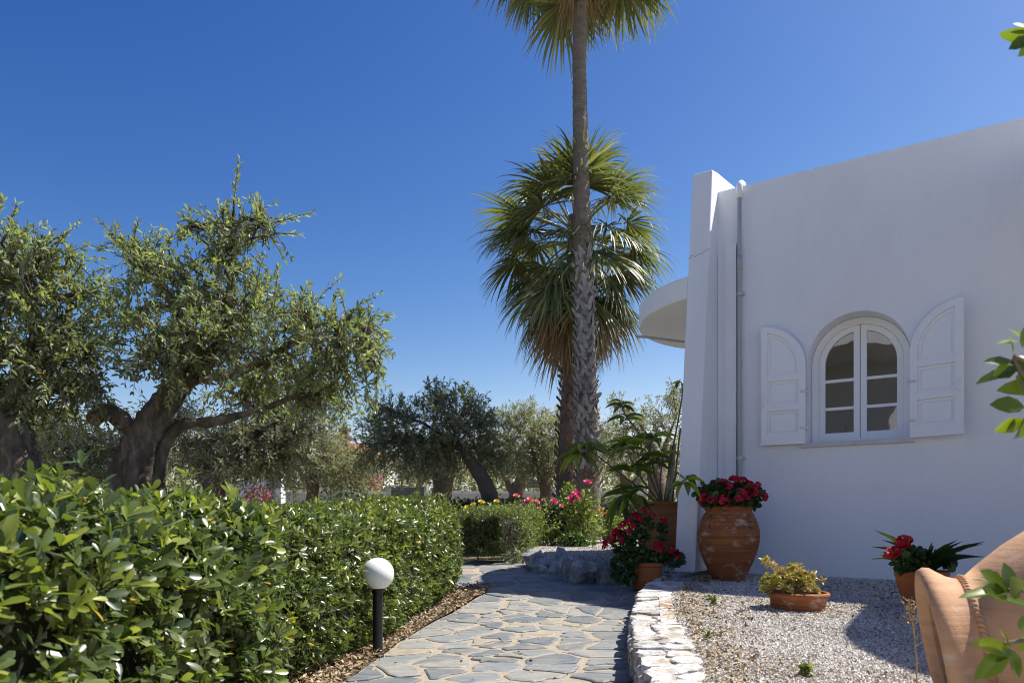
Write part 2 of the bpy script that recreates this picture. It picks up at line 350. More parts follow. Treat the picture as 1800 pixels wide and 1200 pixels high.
M['rose_red'] = m_leaf('red_rose_petal', [(.60, .03, .03), (.72, .10, .05)], rough=.55, trans=.3, tcol=(1.2, .9, .9))
M['bougain'] = m_leaf('bougainvillea_bract', [(.38, .02, .06), (.55, .04, .12)], rough=.55, trans=.3, tcol=(1.2, .9, 1))
M['dry_stalk'] = m_noise('dry_stalk', [(.30, .22, .12), (.45, .36, .2)], 10, .9, .1)
M['bamboo'] = m_noise('bamboo_cane', [(.32, .27, .2), (.48, .42, .33)], 8, .7, .2, 30)
M['pot_old'] = m_terracotta('weathered_terracotta', [(.17, .058, .022), (.28, .10, .036), (.36, .15, .062)], salt=.6, rings=.8)
M['pot_brown'] = m_terracotta('brown_terracotta', [(.21, .08, .032), (.32, .13, .05), (.40, .18, .078)], salt=.15, rings=.6)
M['pot_new'] = m_terracotta('orange_terracotta', [(.28, .09, .03), (.37, .13, .046)], salt=.1, rings=.35)
M['pot_pale'] = m_terracotta('pale_terracotta', [(.38, .20, .105), (.50, .295, .17), (.60, .40, .26)], salt=.45, rings=.25)
M['potsoil'] = m_noise('potting_soil', [(.03, .02, .014), (.07, .05, .035)], 30, .95, .8, 40)
M['rooftile'] = m_noise('roof_tiles', [(.36, .13, .07), (.5, .22, .12)], 4, .8, .5, 20)
M['shutter_far'] = m_noise('far_grey_paint', [(.10, .105, .115), (.16, .165, .175)], 3, .6, .1)
def m_glass():
    m, N, L, b = base_mat('window_glass'); N.remove(b)
    g = N.new('ShaderNodeBsdfGlossy'); g.inputs['Roughness'].default_value = .015; g.inputs['Color'].default_value = (.95, .97, 1, 1)
    t = N.new('ShaderNodeBsdfTransparent'); t.inputs['Color'].default_value = (.82, .86, .84, 1)
    fr = N.new('ShaderNodeFresnel'); fr.inputs['IOR'].default_value = 1.6
    n1 = tex_noise(N, L, 2.2, 2, .4); bp = N.new('ShaderNodeBump'); bp.inputs['Strength'].default_value = .12; bp.inputs['Distance'].default_value = .02
    L.new(n1.outputs['Fac'], bp.inputs['Height']); L.new(bp.outputs[0], g.inputs['Normal'])
    a = N.new('ShaderNodeMath'); a.operation = 'ADD'; a.inputs[1].default_value = .07; L.new(fr.outputs[0], a.inputs[0])
    mx = N.new('ShaderNodeMixShader'); L.new(a.outputs[0], mx.inputs[0]); L.new(t.outputs[0], mx.inputs[1]); L.new(g.outputs[0], mx.inputs[2])
    L.new(mx.outputs[0], N['Material Output'].inputs['Surface']); return m
M['glass'] = m_glass()
# ------------------------------------------------------------------ terrain, path, beds
def zp(y): return interp(y, [-5, 4.5, 5.8, 6.4, 7.4, 9, 30, 400], [0, 0, .05, .12, .2, .25, .35, .35])
WL = ([-2, 2.0, 2.95, 3.66, 4.61, 5.83, 6.4, 6.9], [.26, .46, .554, .629, .775, 1.05, 1.24, 1.50])      # low wall, left face
WR = ([-2, 2.0, 2.73, 3.37, 3.69, 4.31, 5.62, 6.54, 6.9], [.46, .64, .738, .875, .918, 1.02, 1.277, 1.61, 1.78])
def wtop(y): return interp(y, [2.5, 4.6, 6.9], [.175, .185, .245])
def zbed(x, y): return .165 + .085 * np.clip((np.asarray(y) - 3) / 4, 0, 1) + .012 * vnoise(np.stack([np.asarray(x) * 1.0, np.asarray(y) * 1.0, np.zeros_like(np.asarray(x) * 1.0)], -1), 1.2)
def yfront(x): return interp(x, [-.3, .15, .5, .78, 1.0, 1.6, 3.5], [9.45, 8.95, 8.2, 7.62, 7.38, 7.3, 7.7])
def zmid(x, y):
    t = np.clip((y - yfront(x)) / .35, 0, 1); tl = np.clip((np.asarray(x) + .15) / .4, 0, 1)
    return np.minimum(zp(y) - .03, .2) * (1 - t * tl) + .2 * t * tl + .20 * t * t * (3 - 2 * t) * tl + np.clip((np.asarray(y) - 8) / 4, 0, 1) * .06 * t * tl
def grid(xs, ys, zf, xmap=None):
    X, Y = np.meshgrid(xs, ys); X = X.copy()
    if xmap is not None:
        for j, y in enumerate(ys): X[j] = xmap(y, xs)
    Z = zf(X, Y); V = np.stack([X, Y, Z], -1).reshape(-1, 3); n = len(xs)
    i, j = np.meshgrid(np.arange(len(xs) - 1), np.arange(len(ys) - 1)); a = (j * n + i).ravel()
    return V, np.stack([a, a + 1, a + n + 1, a + n], -1)
far = np.array([12, 16, 24, 40, 70, 130, 260, 600.])
xs = np.concatenate([-far[::-1], np.arange(-9, 9.1, .3), far]); ys = np.concatenate([[-600, -200, -60, -20, -8], np.arange(-4, 14.1, .3), [16, 20, 28, 40, 70, 130, 260, 600]])
mb = MB(); mb.add(*grid(xs, ys, lambda x, y: zp(y) - .045 + .01 * vnoise(np.stack([x, y, x * 0], -1), .9)))
tag(mb.build('ground', M['terrain'], smooth=True), kind='structure')

XL = ([-2, 0, 2, 3.51, 4.65, 5.4, 6.0, 6.6], [-1.0, -.98, -.92, -.84, -.744, -.605, -.43, -.24])
def xl(y): return interp(y, *XL)
def xr(y): return interp(y, *WL) - .005
mb = MB(); ysA = np.arange(-2, 6.61, .1); tA = np.linspace(0, 1, 16)
mb.add(*grid(tA, ysA, lambda x, y: zp(y) + .004 * vnoise(np.stack([x, y, x * 0], -1), 9), lambda y, t: xl(y) + (xr(y) + .06 - xl(y)) * t))
ysB = np.arange(6.6, 9.31, .1)
mb.add(*grid(np.linspace(0, 1, 30), ysB, lambda x, y: zp(y) + .004 * vnoise(np.stack([x, y, x * 0], -1), 9), lambda y, t: -2.6 + (interp(y, [6.6, 6.9, 7.2, 8, 9.3], [1.35, 1.45, 1.2, .8, .3]) + 2.6) * t))
path = tag(mb.build('stone_path', M['mortar'], smooth=True), kind='structure')

def clip_half(P, c, n):
    out = []; k = len(P)
    for i in range(k):
        a, b = P[i], P[(i + 1) % k]; da = np.dot(a - c, n); db = np.dot(b - c, n)
        if da <= 0: out.append(a)
        if (da < 0 < db) or (db < 0 < da): out.append(a + (b - a) * (da / (da - db)))
    return out
def voronoi(sites, box):
    cells = []
    for i, s in enumerate(sites):
        P = [np.array(p, float) for p in ((box[0], box[2]), (box[1], box[2]), (box[1], box[3]), (box[0], box[3]))]
        d = np.linalg.norm(sites - s, axis=1)
        for j in np.argsort(d)[1:22]:
            nn = sites[j] - s; P = clip_half(P, (sites[j] + s) / 2, nn)
            if len(P) < 3: break
        cells.append(P if len(P) >= 3 else None)
    return cells
def resample(P, gap, rough, g):
    """shrink a cell by gap, soften its corners, roughen its outline"""
    P = np.array(P); c = P.mean(0); q = []
    k = len(P)
    for i in range(k):
        a, b = P[i], P[(i + 1) % k]; l = np.linalg.norm(b - a)
        if l < 1e-6: continue
        q.append(a + (b - a) * min(.22, .03 / l)); q.append(a + (b - a) * (1 - min(.22, .03 / l)))
        if l > .14: q.insert(-1, (a + b) / 2 + g.normal(size=2) * rough)
    q = np.array(q); d = q - c; r = np.linalg.norm(d, axis=1, keepdims=True)
    q = c + d / np.maximum(r, 1e-6) * np.maximum(r - gap * (1 + .8 * g.random((len(q), 1))), r * .3) + g.normal(size=q.shape) * rough * .5
    return q, c
def prism(mb, ring, z0, z1f, bev, r=.5):
    """flat stone: outline ring (n,2), top height function, rounded edge"""
    n = len(ring); c = ring.mean(0); ins = c + (ring - c) * (1 - bev)
    zt = np.array([z1f(p) for p in ring]); zi = np.array([z1f(p) for p in ins])
    V = np.concatenate([np.c_[ring, z0 * np.ones(n)], np.c_[ring, zt - .005], np.c_[ins, zi]])
    F = [tuple(range(2 * n, 3 * n))]
    for i in range(n):
        j = (i + 1) % n; F += [(i, j, n + j, n + i), (n + i, n + j, 2 * n + j, 2 * n + i)]
    mb.add(V, F, r)
g = np.random.default_rng(5)
def flag(ring2, zc):
    sl = g.normal(size=2) * .007; hh = .005 + .006 * g.random(); c = ring2.mean(0)
    mb = MB(); prism(mb, ring2, zc - .03, lambda p: float(zp(p[1])) + hh + float(np.dot(p - c, sl)), .10)
    mb.build('flagstone', M['slate'], path)
# the strip leading away from the camera
wA = 1.42; sites = []
y = 1.9
while y < 6.6:
    x = .12 + .1 * g.random()
    while x < wA:
        sites.append((x + g.normal() * .05, y + g.normal() * .075)); x += .15 + .20 * g.random()
    y += .20
sites = np.array(sites); cells = voronoi(sites, (0, wA, 1.75, 6.6))
for P in cells:
    if P is None: continue
    q, c = resample(P, .009 + .015 * g.random(), .012, g)
    ring = np.array([(xl(p[1]) + (xr(p[1]) - xl(p[1])) * np.clip(p[0], .005, wA - .005) / wA, p[1]) for p in q])
    flag(ring, float(zp(c[1])))
# the junction in front of the rockery
sites = np.array([(x + g.normal() * .06, y + g.normal() * .06) for y in np.arange(6.72, 9.2, .30) for x in np.arange(-1.55, 1.4, .34)])
cells = voronoi(sites, (-1.75, 1.5, 6.6, 9.25))
for P, s in zip(cells, sites):
    if P is None or s[0] > interp(s[1], [6.6, 6.9, 7.2, 8, 9.3], [1.3, 1.3, 1.0, .6, .1]) or (s[0] < xl(s[1]) and s[1] < 6.9): continue
    q, c = resample(P, .016, .010, g); flag(q, float(zp(c[1])))

# soil strip between hedge and path
mb = MB(); ysS = np.arange(-1, 6.86, .12)
mb.add(*grid(np.linspace(0, 1, 12), ysS, lambda x, y: zp(y) + .012 + .018 * vnoise(np.stack([x, y, x * 0], -1), 5), lambda y, t: -3.0 + (xl(y) + .012 + 3.0) * t ** .45))
tag(mb.build('hedge_bed_soil', M['soil'], smooth=True), kind='structure')
def litter(name, label, P, size, up=.5):
    n = len(P); mb = MB(); d = rdir(n); d[:, 2] *= .35
    place(mb, T_QUAD, P, d, rdir(n, 1.6), size * (.6 + .8 * rng.random(n)), size * (.3 + .35 * rng.random(n)), rng.random(n))
    return tag(mb.build(name, M['litter']), label, 'leaf litter', kind='stuff')
n = 6500; yy = 2.0 + 4.85 * rng.random(n); xx = xl(yy) + .02 - np.abs(rng.normal(size=n)) * .22
litter('leaf_litter', 'dry brown leaf litter on the soil beside the path', np.c_[xx, yy, zp(yy) + .03 + .02 * rng.random(n)], .032)

n = 90; yy = 3.2 + 4.6 * rng.random(n); xx = xl(yy) + .05 + (xr(np.minimum(yy, 6.6)) - xl(yy) - .1) * rng.random(n) ** 1.6
litter('fallen_leaves', 'few dry leaves fallen on the flagstone path', np.c_[xx, yy, zp(yy) + .018], .030)
# right-hand gravel bed
mb = MB(); ysR = np.arange(-2, 8.41, .12); tR = np.concatenate([np.linspace(0, .4, 34), np.linspace(.43, 1, 20)])
def xbed(y): return interp(y, [-2, 2.0, 2.73, 3.37, 4.31, 5.62, 6.54, 7.1, 8.4], [.36, .55, .64, .76, .9, 1.16, 1.45, 1.6, 1.75])
mb.add(*grid(tR, ysR, lambda x, y: zbed(x, y), lambda y, t: xbed(y) + (10 - xbed(y)) * t))
bed = tag(mb.build('gravel_bed', M['gravel'], smooth=True), kind='structure')
# gravel bed behind the rockery
mb = MB(); mb.add(*grid(np.arange(-.35, 4.6, .1), np.arange(6.9, 15.1, .1), lambda x, y: zmid(x, y) + .012 * vnoise(np.stack([x, y, x * 0], -1), 2)))
tag(mb.build('rockery_gravel_bed', M['gravel'], smooth=True), kind='structure')
T_PEB = []
for k in range(3):
    v = np.array([(1, 0, -.3), (-1, 0, -.3), (0, 1, -.3), (0, -1, -.3), (.1, -.1, .8)], float) * (.7 + .6 * rng.random((5, 1))) * .55
    T_PEB.append((v, [(0, 2, 4), (2, 1, 4), (1, 3, 4), (3, 0, 4)]))
def pebbles(name, label, P, s):
    mb = MB(); n = len(P); k = n // 3
    pat = .5 + .5 * np.clip(vnoise(P, 1.7) * 1.6, -1, 1)
    for q in range(3):
        sl = slice(q * k, (q + 1) * k); m = k
        r = np.clip(rng.random(m) * .75 + .35 * pat[sl] - .05, 0, 1); r[rng.random(m) < .10] *= .3
        hd_ = rdir(m); hd_[:, 2] *= .3; place(mb, T_PEB[q], P[sl], hd_, rdir(m, 2.2), s * (.6 + .9 * rng.random(m)), s * (.6 + .9 * rng.random(m)), r)
    return tag(mb.build(name, M['pebble']), label, 'gravel', kind='stuff')
n = 69000; yy = 2.15 + 5.0 * rng.random(n) ** 1.05; x0 = interp(yy, *WR) - .02; xx = x0 + rng.random(n) * (yy * .74 - x0 + .15).clip(.3, 3.6)
pebbles('gravel', 'white and grey gravel covering the bed below the house wall', np.c_[xx, yy, zbed(xx, yy) + .003], .0132)
n = 20000; xx = -.1 + 2.2 * rng.random(n); yy = yfront(xx) + .05 + 4.2 * rng.random(n) ** 1.2
pebbles('gravel', 'pale gravel spread behind the blue grey boulders', np.c_[xx, yy, zmid(xx, yy) + .005], .017)
n = 1900; yy = 2.3 + 4.6 * rng.random(n); xx = interp(yy, *WR) + .02 + np.abs(rng.normal(size=n)) * .17
k = 1700; yy2 = 2.4 + 4 * rng.random(k * 3); xx2 = 1 + 2.4 * rng.random(k * 3); sel = vnoise(np.c_[xx2, yy2, xx2 * 0], 2.1) > .35
xx = np.concatenate([xx, xx2[sel]]); yy = np.concatenate([yy, yy2[sel]])
litter('leaf_litter', 'straw coloured dry litter scattered over the gravel bed', np.c_[xx, yy, zbed(xx, yy) + .012 + .008 * rng.random(len(xx))], .026)

# ------------------------------------------------------------------ low stone wall
lw = thing('low_stone_wall', (.9, 4.6, 0), 'low whitewashed dry stone retaining wall between path and gravel bed', 'stone wall')
mb = MB(); ysW = np.arange(-1.5, 6.91, .15)
V = []; 
for y in ysW:
    a, b = interp(y, *WL) + .03, interp(y, *WR) - .03; zt = wtop(y) - .003
    V += [(a, y, -.06), (a, y, zt), (b, y, zt), (b, y, .05)]
F = [(4 * i + k, 4 * i + k + 1, 4 * i + 5 + k, 4 * i + 4 + k) for i in range(len(ysW) - 1) for k in range(3)] + [(0, 1, 2, 3), tuple(4 * (len(ysW) - 1) + k for k in (3, 2, 1, 0))]
mb.add(V, F); mb.build('wall_core', M['wallcore'], lw, flip=True)
def wstone(ring, zb, ztf, bev=.16):
    mb = MB(); prism(mb, ring, zb, ztf, bev); mb.build('stone', M['whitestone'], lw)
y = 1.6; sites = []
while y < 6.85:
    k = 1 if g.random() < .22 else 2
    for q in range(k): sites.append(((q + .5) / k + g.normal() * .10, y + g.normal() * .03))
    y += .10 + .11 * g.random()
sites = np.array(sites); S2 = sites * np.array([.24, 1.0])
for P in voronoi(S2, (0, .24, 1.5, 6.92)):
    if P is None: continue
    q, c = resample(P, .005, .009, g)
    ring = np.array([(interp(p[1], *WL) - .012 + (interp(p[1], *WR) - interp(p[1], *WL) + .024) * p[0] / .24, p[1]) for p in q])
    h = .004 + g.normal() * .005; sl = g.normal(size=2) * .045; cc = ring.mean(0)
    wstone(ring, float(wtop(c[1])) - .06, lambda p: float(wtop(p[1])) + .006 + h + float(np.dot(p - cc, sl)) + .003 * g.normal(), .12)
for zc, hh in ((.045, .05), (.115, .045)):                      # face towards the path, two rough courses
    y = 1.6
    while y < 6.7:
        l = .10 + .16 * g.random(); ym = y + l / 2
        xw = interp(ym, *WL); ln = .012 + .02 * g.random(); sk = (interp(y + l, *WL) - interp(y, *WL)) / l
        k = 7; an = np.sort(g.random(k) * .5 + np.arange(k)) / k * 6.283
        rr = np.c_[np.cos(an) * l * .5, np.sin(an) * hh] * (.82 + .3 * g.random((k, 1)))
        zc2 = zc + float(zp(ym)) * .8; cen = (0, 0)
        mb = MB(); base = np.array([(xw + .05 + sk * r_[0], ym + r_[0], zc2 + r_[1]) for r_ in rr]); mid = base - np.array((.05, 0, 0)) - np.array((1, 0, 0)) * (ln * g.random((k, 1)) * .7); top = base * .35 + base.mean(0) * .65; top[:, 0] = xw - ln
        top = mid * .75 + mid.mean(0) * .25; top[:, 0] = mid[:, 0] - .012
        Vv = np.concatenate([base, mid, top]); Ff = [tuple(range(2 * k, 3 * k))[::-1]]
        for i in range(k):
            j = (i + 1) % k; Ff += [(i, k + i, k + j, j), (k + i, 2 * k + i, 2 * k + j, k + j)]
        mb.add(Vv, Ff); mb.build('stone', M['whitestone'], lw)
        y += l * .96

# ------------------------------------------------------------------ rockery boulders
def boulder(c, sx, sy, sz, rz, label, seed, cuts=10):
    bm = bmesh.new(); bmesh.ops.create_icosphere(bm, subdivisions=4, radius=1)
    gg = np.random.default_rng(seed); N = nrm(gg.normal(size=(cuts, 3))); dd = .36 + .38 * gg.random(cuts)
    for v in bm.verts:
        p = np.array(v.co)
        for n_, d_ in zip(N, dd):
            e = p @ n_ - d_
            if e > 0: p = p - n_ * e
        p = p * (1.38 + .10 * mnoise.noise(Vector(p * 2.3) + Vector((seed, 0, 0))) + .07 * mnoise.noise(Vector(p * 5)))
        x, y, z = p[0] * sx, p[1] * sy, p[2] * sz; ca, sa = math.cos(rz), math.sin(rz)
        v.co = (x * ca - y * sa, x * sa + y * ca, z)
    me = bpy.data.meshes.new('boulder'); bm.to_mesh(me); bm.free()
    for p in me.polygons: p.use_smooth = False
    me.materials.append(M['boulder']); o = bpy.data.objects.new('boulder', me); COL.objects.link(o); o.location = c
    return tag(o, label, 'boulder', 'boulders edging the rockery')
for (u, v, Y, wpx, hpx, dep, rz, lab, sd) in (
    (940, 978, 8.65, 34, 40, .16, .4, 'brownish slab standing at the left end of the rockery', 3),
    (949, 980, 8.3, 32, 34, .12, -.3, 'small pale triangular boulder at the left end of the rockery', 8),
    (948, 996, 8.0, 52, 20, .14, .2, 'low flat boulder lying on the path edge below the triangular one', 12),
    (984, 990, 7.75, 38, 50, .2, .7, 'jagged boulder with pale top, third along the rockery edge', 21),
    (1004, 1000, 7.25, 30, 48, .16, -.4, 'narrow upright blue grey boulder left of the largest boulder', 29),
    (1036, 1001, 7.15, 58, 58, .22, .3, 'largest blue grey boulder, left of the potted red geranium', 33),
    (1072, 1010, 7.05, 40, 46, .18, 1.0, 'dark boulder half hidden behind the potted red geranium', 41)):
    p = at(u, v + 7, Y); boulder((p[0], p[1] + dep * .4, p[2]), wpx / 1250 * Y * .55, dep * .9, hpx / 1250 * Y * .52, rz, lab, sd)
# ------------------------------------------------------------------ the white house
A0 = np.array((2.185, 7.546)); EV = np.array((.848, -.530)); NV = np.array((-.530, -.848))   # wall start, along the wall, outward
def W(s, p, z):
    q = A0 + EV * s + NV * p; return (q[0], q[1], z)
ZT = 4.285; ZB = -.05
house = thing('white_house', (2.185, 7.546, .2), 'white stucco house with arched window, open shutters and a tall corner fin', 'house')
OC, OH, OZ0, OZS = 1.337, .445, 1.57, 2.369                # window opening: centre, half width, bottom, spring line
def arch(hw, z0, zs, n=20, c=OC):
    return [(c - hw, z0)] + [(c - hw * math.cos(math.pi * i / n), zs + hw * math.sin(math.pi * i / n)) for i in range(n + 1)] + [(c + hw, z0)]
# front wall as plates round the arched opening, with the reveal
S0, S1 = 0.0, 7.0
mb = MB(); op = arch(OH, OZ0, OZS, 24); V = []; F = []
def q(pts):
    k = len(V); V.extend(pts); F.append(tuple(range(k, k + len(pts))))
def sz(s, z, p=0.0): return (s, p, z)
q([sz(S0, ZB), sz(OC - OH, ZB), sz(OC - OH, ZT), sz(S0, ZT)]); q([sz(OC + OH, ZB), sz(S1, ZB), sz(S1, ZT), sz(OC + OH, ZT)])
q([sz(OC - OH, ZB), sz(OC + OH, ZB), sz(OC + OH, OZ0), sz(OC - OH, OZ0)])
for i in range(1, len(op) - 2):
    a, b = op[i], op[i + 1]; q([sz(*a), sz(*b), sz(b[0], ZT), sz(a[0], ZT)])
for a, b in list(zip(op[:-1], op[1:])) + [(op[-1], op[0])]: q([sz(*a, 0), sz(*a, -.34), sz(*b, -.34), sz(*b, 0)])
D = -6.0
q([sz(S0, ZT), sz(S1, ZT), sz(S1, ZT, -.22), sz(S0, ZT, -.22)]); q([sz(S0, ZT, -.22), sz(S1, ZT, -.22), sz(S1, 4.0, -.22), sz(S0, 4.0, -.22)])
q([sz(S0 - .205, ZB), sz(S0 - .205, ZB, D), sz(S0 - .205, ZT, D), sz(S0 - .205, ZT)]); q([sz(S1, ZB), sz(S1, ZB, D), sz(S1, ZT, D), sz(S1, ZT)])
q([sz(S0 - .205, ZB, D), sz(S1, ZB, D), sz(S1, ZT, D), sz(S0 - .205, ZT, D)]); q([sz(S0 - .2, 4.0, -.22), sz(S1, 4.0, -.22), sz(S1, 4.0, D), sz(S0 - .2, 4.0, D)])
mb.add(V, F); mb.build('wall', M['stucco'], house, fn=W, flip=True)
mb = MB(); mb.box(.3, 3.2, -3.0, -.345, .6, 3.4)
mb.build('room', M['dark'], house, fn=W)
# room front face open to the window: remove the face that lies behind the opening
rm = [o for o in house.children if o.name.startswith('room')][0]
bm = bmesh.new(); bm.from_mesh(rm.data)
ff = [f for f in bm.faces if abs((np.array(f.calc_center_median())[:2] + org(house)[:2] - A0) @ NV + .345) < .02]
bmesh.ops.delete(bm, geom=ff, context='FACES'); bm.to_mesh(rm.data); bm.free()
# corner fin (battered buttress rising over the roof)
fz = [(.775, .30), (.20, 4.44), (0, 4.49), (-.29, 4.54), (-.89, 4.65), (-1.5, 4.74), (-1.5, .3)]
mb = MB(); V = [(s, p, z) for s in (0.0, -.21) for (p, z) in fz]; n = len(fz)
tb = [(s_, p_, z_) for (s_, p_, z_) in V]
F = [tuple(range(n)), tuple(range(2 * n - 1, n - 1, -1))] + [(i, n + i, n + (i + 1) % n, (i + 1) % n) for i in range(n)]
mb.add([(s_ - .002 if s_ == 0 and p_ < 0 and z_ < 4 else s_, p_, z_) for (s_, p_, z_) in V], F); fin = mb.build('corner_fin', M['stucco'], house, fn=W)
md = fin.modifiers.new('bev', 'BEVEL'); md.width = .012; md.segments = 2; md.limit_method = 'ANGLE'
cr = MB(); g3 = np.random.default_rng(4); pts = []
for i in range(13):
    s_ = -.212 + .214 * i / 12; z_ = 3.52 + .05 * i / 12 + g3.normal() * .010; pts.append(W(s_, .775 - .575 * (z_ - .30) / 4.14 + .0006, z_))
cr.tube(pts, .0022, 5); cr.build('hairline_crack', M['shutter_far'], fin)
# low pilaster and plaster step beside the pipe
mb = MB(); mb.box(.085, .20, -.01, .035, .1, 3.69); mb.build('pilaster', M['stucco'], house, fn=W)
mb = MB(); mb.box(.004, .085, -.01, .014, .1, 3.60); mb.build('plaster_step', M['stucco'], house, fn=W)
# drainpipe with elbow and clips
def wt(pts): return [W(*p) for p in pts]
mb = MB(); mb.tube(wt([(.236, .045, .25), (.236, .045, 1.5), (.236, .045, 3.5), (.236, .045, 4.18)]), .021, 12)
dp = mb.build('drainpipe', M['pipe'], house, smooth=True)
mb = MB(); mb.tube(wt([(.236, .045, 4.15), (.236, .045, 4.24), (.238, .035, 4.285), (.242, .0, 4.315), (.244, -.06, 4.32)]), .034, 12); mb.build('elbow', M['paint'], dp, smooth=True)
mb = MB(); mb.tube(wt([(.236, .045, 3.4), (.236, .045, 3.55)]), .025, 12); mb.build('collar', M['pipe'], dp, smooth=True)
for z in (1.45, 3.15):
    mb = MB(); mb.tube(wt([(.236, .045, z - .012), (.236, .045, z + .012)]), .031, 12); mb.box(.25, .285, 0.0, .05, z - .01, z + .01, fn=W); mb.build('clip', M['steel'], dp)
mb = MB(); mb.tube(wt([(.212, .02, .25), (.212, .02, 3.68)]), .009, 8); mb.build('cable_conduit', M['shutter_far'], house, smooth=True)
# half-round canopy on the side wall
cc = (.25, -.98); rc = 1.42; mb = MB(); n = 44
da = math.acos(.46 / rc); ang = [math.pi - da + 2 * da * i / n for i in range(n + 1)]
V = [(cc[0] + rc * math.cos(a), cc[1] + rc * math.sin(a), z) for z in (3.10, 3.33) for a in ang]; k = n + 1
mb.add(V, [tuple(range(k)), tuple(range(2 * k - 1, k - 1, -1))] + [(i, k + i, k + (i + 1) % k, (i + 1) % k) for i in range(k)])
cn = mb.build('round_canopy', M['stucco'], house, fn=W)
md = cn.modifiers.new('bev', 'BEVEL'); md.width = .015; md.segments = 2; md.limit_method = 'ANGLE'
mb = MB(); a = at(1119, 591, 8.35); b = at(1150, 593, 8.35); mb.tube([a, (a * .5 + b * .5), b + np.array((.4, .2, 0))], .016, 8); mb.build('drain_spout', M['pipe'], house)
# veranda roof farther along the wall, with its columns
mb = MB(); rr = 1.75; c0 = (4.78, 1.25); pts = [(3.03, -.01)] + [(c0[0] + rr * math.cos(a), c0[1] + rr * math.sin(a)) for a in np.linspace(math.pi, 0, 24)] + [(6.53, -.01)]
k = len(pts); V = [(s, p, z) for z in (3.62, 3.86) for (s, p) in pts]
mb.add(V, [tuple(range(k)), tuple(range(2 * k - 1, k - 1, -1))] + [(i, k + i, k + (i + 1) % k, (i + 1) % k) for i in range(k)]); mb.build('veranda_roof', M['stucco'], house, fn=W)
for s_, p_ in ((4.3, 2.55), (5.7, 2.1)):
    b = W(s_, p_, 0); mb = MB(); mb.tube([(b[0], b[1], .15), (b[0], b[1], 3.63)], .16, 20); mb.build('column', M['stucco'], house, smooth=True)

# window: frame, two casements, six panes, sill
win = MB()
def WW(s_, p_, z_): return W(s_, p_ - .07, z_)                  # the window sits deep in the wall
def band(mb, o, i, p0, p1, closed=False):
    n = len(o); V = [(s, p1, z) for s, z in o] + [(s, p1, z) for s, z in i] + [(s, p0, z) for s, z in o] + [(s, p0, z) for s, z in i]; F = []
    for k in range(n - 1):
        F += [(k, n + k, n + k + 1, k + 1), (n + k, 3 * n + k, 3 * n + k + 1, n + k + 1), (2 * n + k, k, k + 1, 2 * n + k + 1)]
    F += [(0, 2 * n, 3 * n, n), (n - 1, 2 * n - 1, 4 * n - 1, 3 * n - 1)]
    mb.add(V, F)
zb = OZ0 + .03
o1 = arch(OH - .004, OZ0 + .004, OZS); i1 = arch(OH - .05, OZ0 + .004, OZS)
band(win, o1, i1, -.25, -.15)
o2 = arch(OH - .05, OZ0 + .02, OZS); i2 = arch(OH - .066, OZ0 + .02, OZS); band(win, o2, i2, -.25, -.165)
win.box(OC - OH + .004, OC + OH - .004, -.25, -.14, OZ0 + .001, OZ0 + .045)
window = win.build('window', M['paint'], house, fn=WW)
HC = OH - .068                                                   # casement half width
for sgn in (-1, 1):
    c = MB(); n = 12
    a_o = [(OC + sgn * HC, OZ0 + .05)] + [(OC + sgn * HC * math.cos(t), OZS + HC * math.sin(t)) for t in np.linspace(0, math.pi / 2 - .02, n)]
    hi = HC - .055
    a_i = [(OC + sgn * hi, OZ0 + .05)] + [(OC + sgn * hi * math.cos(t), OZS + hi * math.sin(t)) for t in np.linspace(0, math.pi / 2 - .02, n)]
    band(c, a_o, a_i, -.235, -.185)
    x0, x1 = sorted((OC + sgn * .003, OC + sgn * .058)); c.box(x0, x1, -.235, -.180 if sgn < 0 else -.184, OZ0 + .05, OZS + HC - .003)
    x2, x3 = sorted((OC + sgn * .058, OC + sgn * (hi + .004))); c.box(x2, x3, -.235, -.186, OZ0 + .05, OZ0 + .115)
    cas = c.build('casement', M['paint'], window, fn=WW)
    for zm in (1.93, 2.21):
        m_ = MB(); m_.box(x2, x3, -.228, -.190, zm - .014, zm + .014); m_.build('glazing_bar', M['paint'], window, fn=WW)
    for z0, z1 in ((OZ0 + .115, 1.916), (1.944, 2.196)):
        m_ = MB(); m_.add([(x2, -.208, z0), (x3, -.208, z0), (x3, -.208, z1), (x2, -.208, z1)], [(0, 1, 2, 3)]); m_.build('pane', M['glass'], window, fn=WW, flip=True)
    ar = [(OC + sgn * hi * math.cos(t), OZS + hi * math.sin(t)) for t in np.linspace(0, math.asin(1) - math.asin(.058 / hi), 14)]
    poly = [(OC + sgn * .058, 2.224), (OC + sgn * hi, 2.224)] + ar
    m_ = MB(); m_.add([(s, -.208, z) for s, z in poly], [tuple(range(len(poly)))]); m_.build('pane', M['glass'], window, fn=WW, flip=(sgn > 0))
mb = MB(); mb.box(OC - OH - .06, OC + OH + .03, -.20, .04, OZ0 - .042, OZ0 + .001); mb.build('sill', M['marble_sill'], window, fn=W)

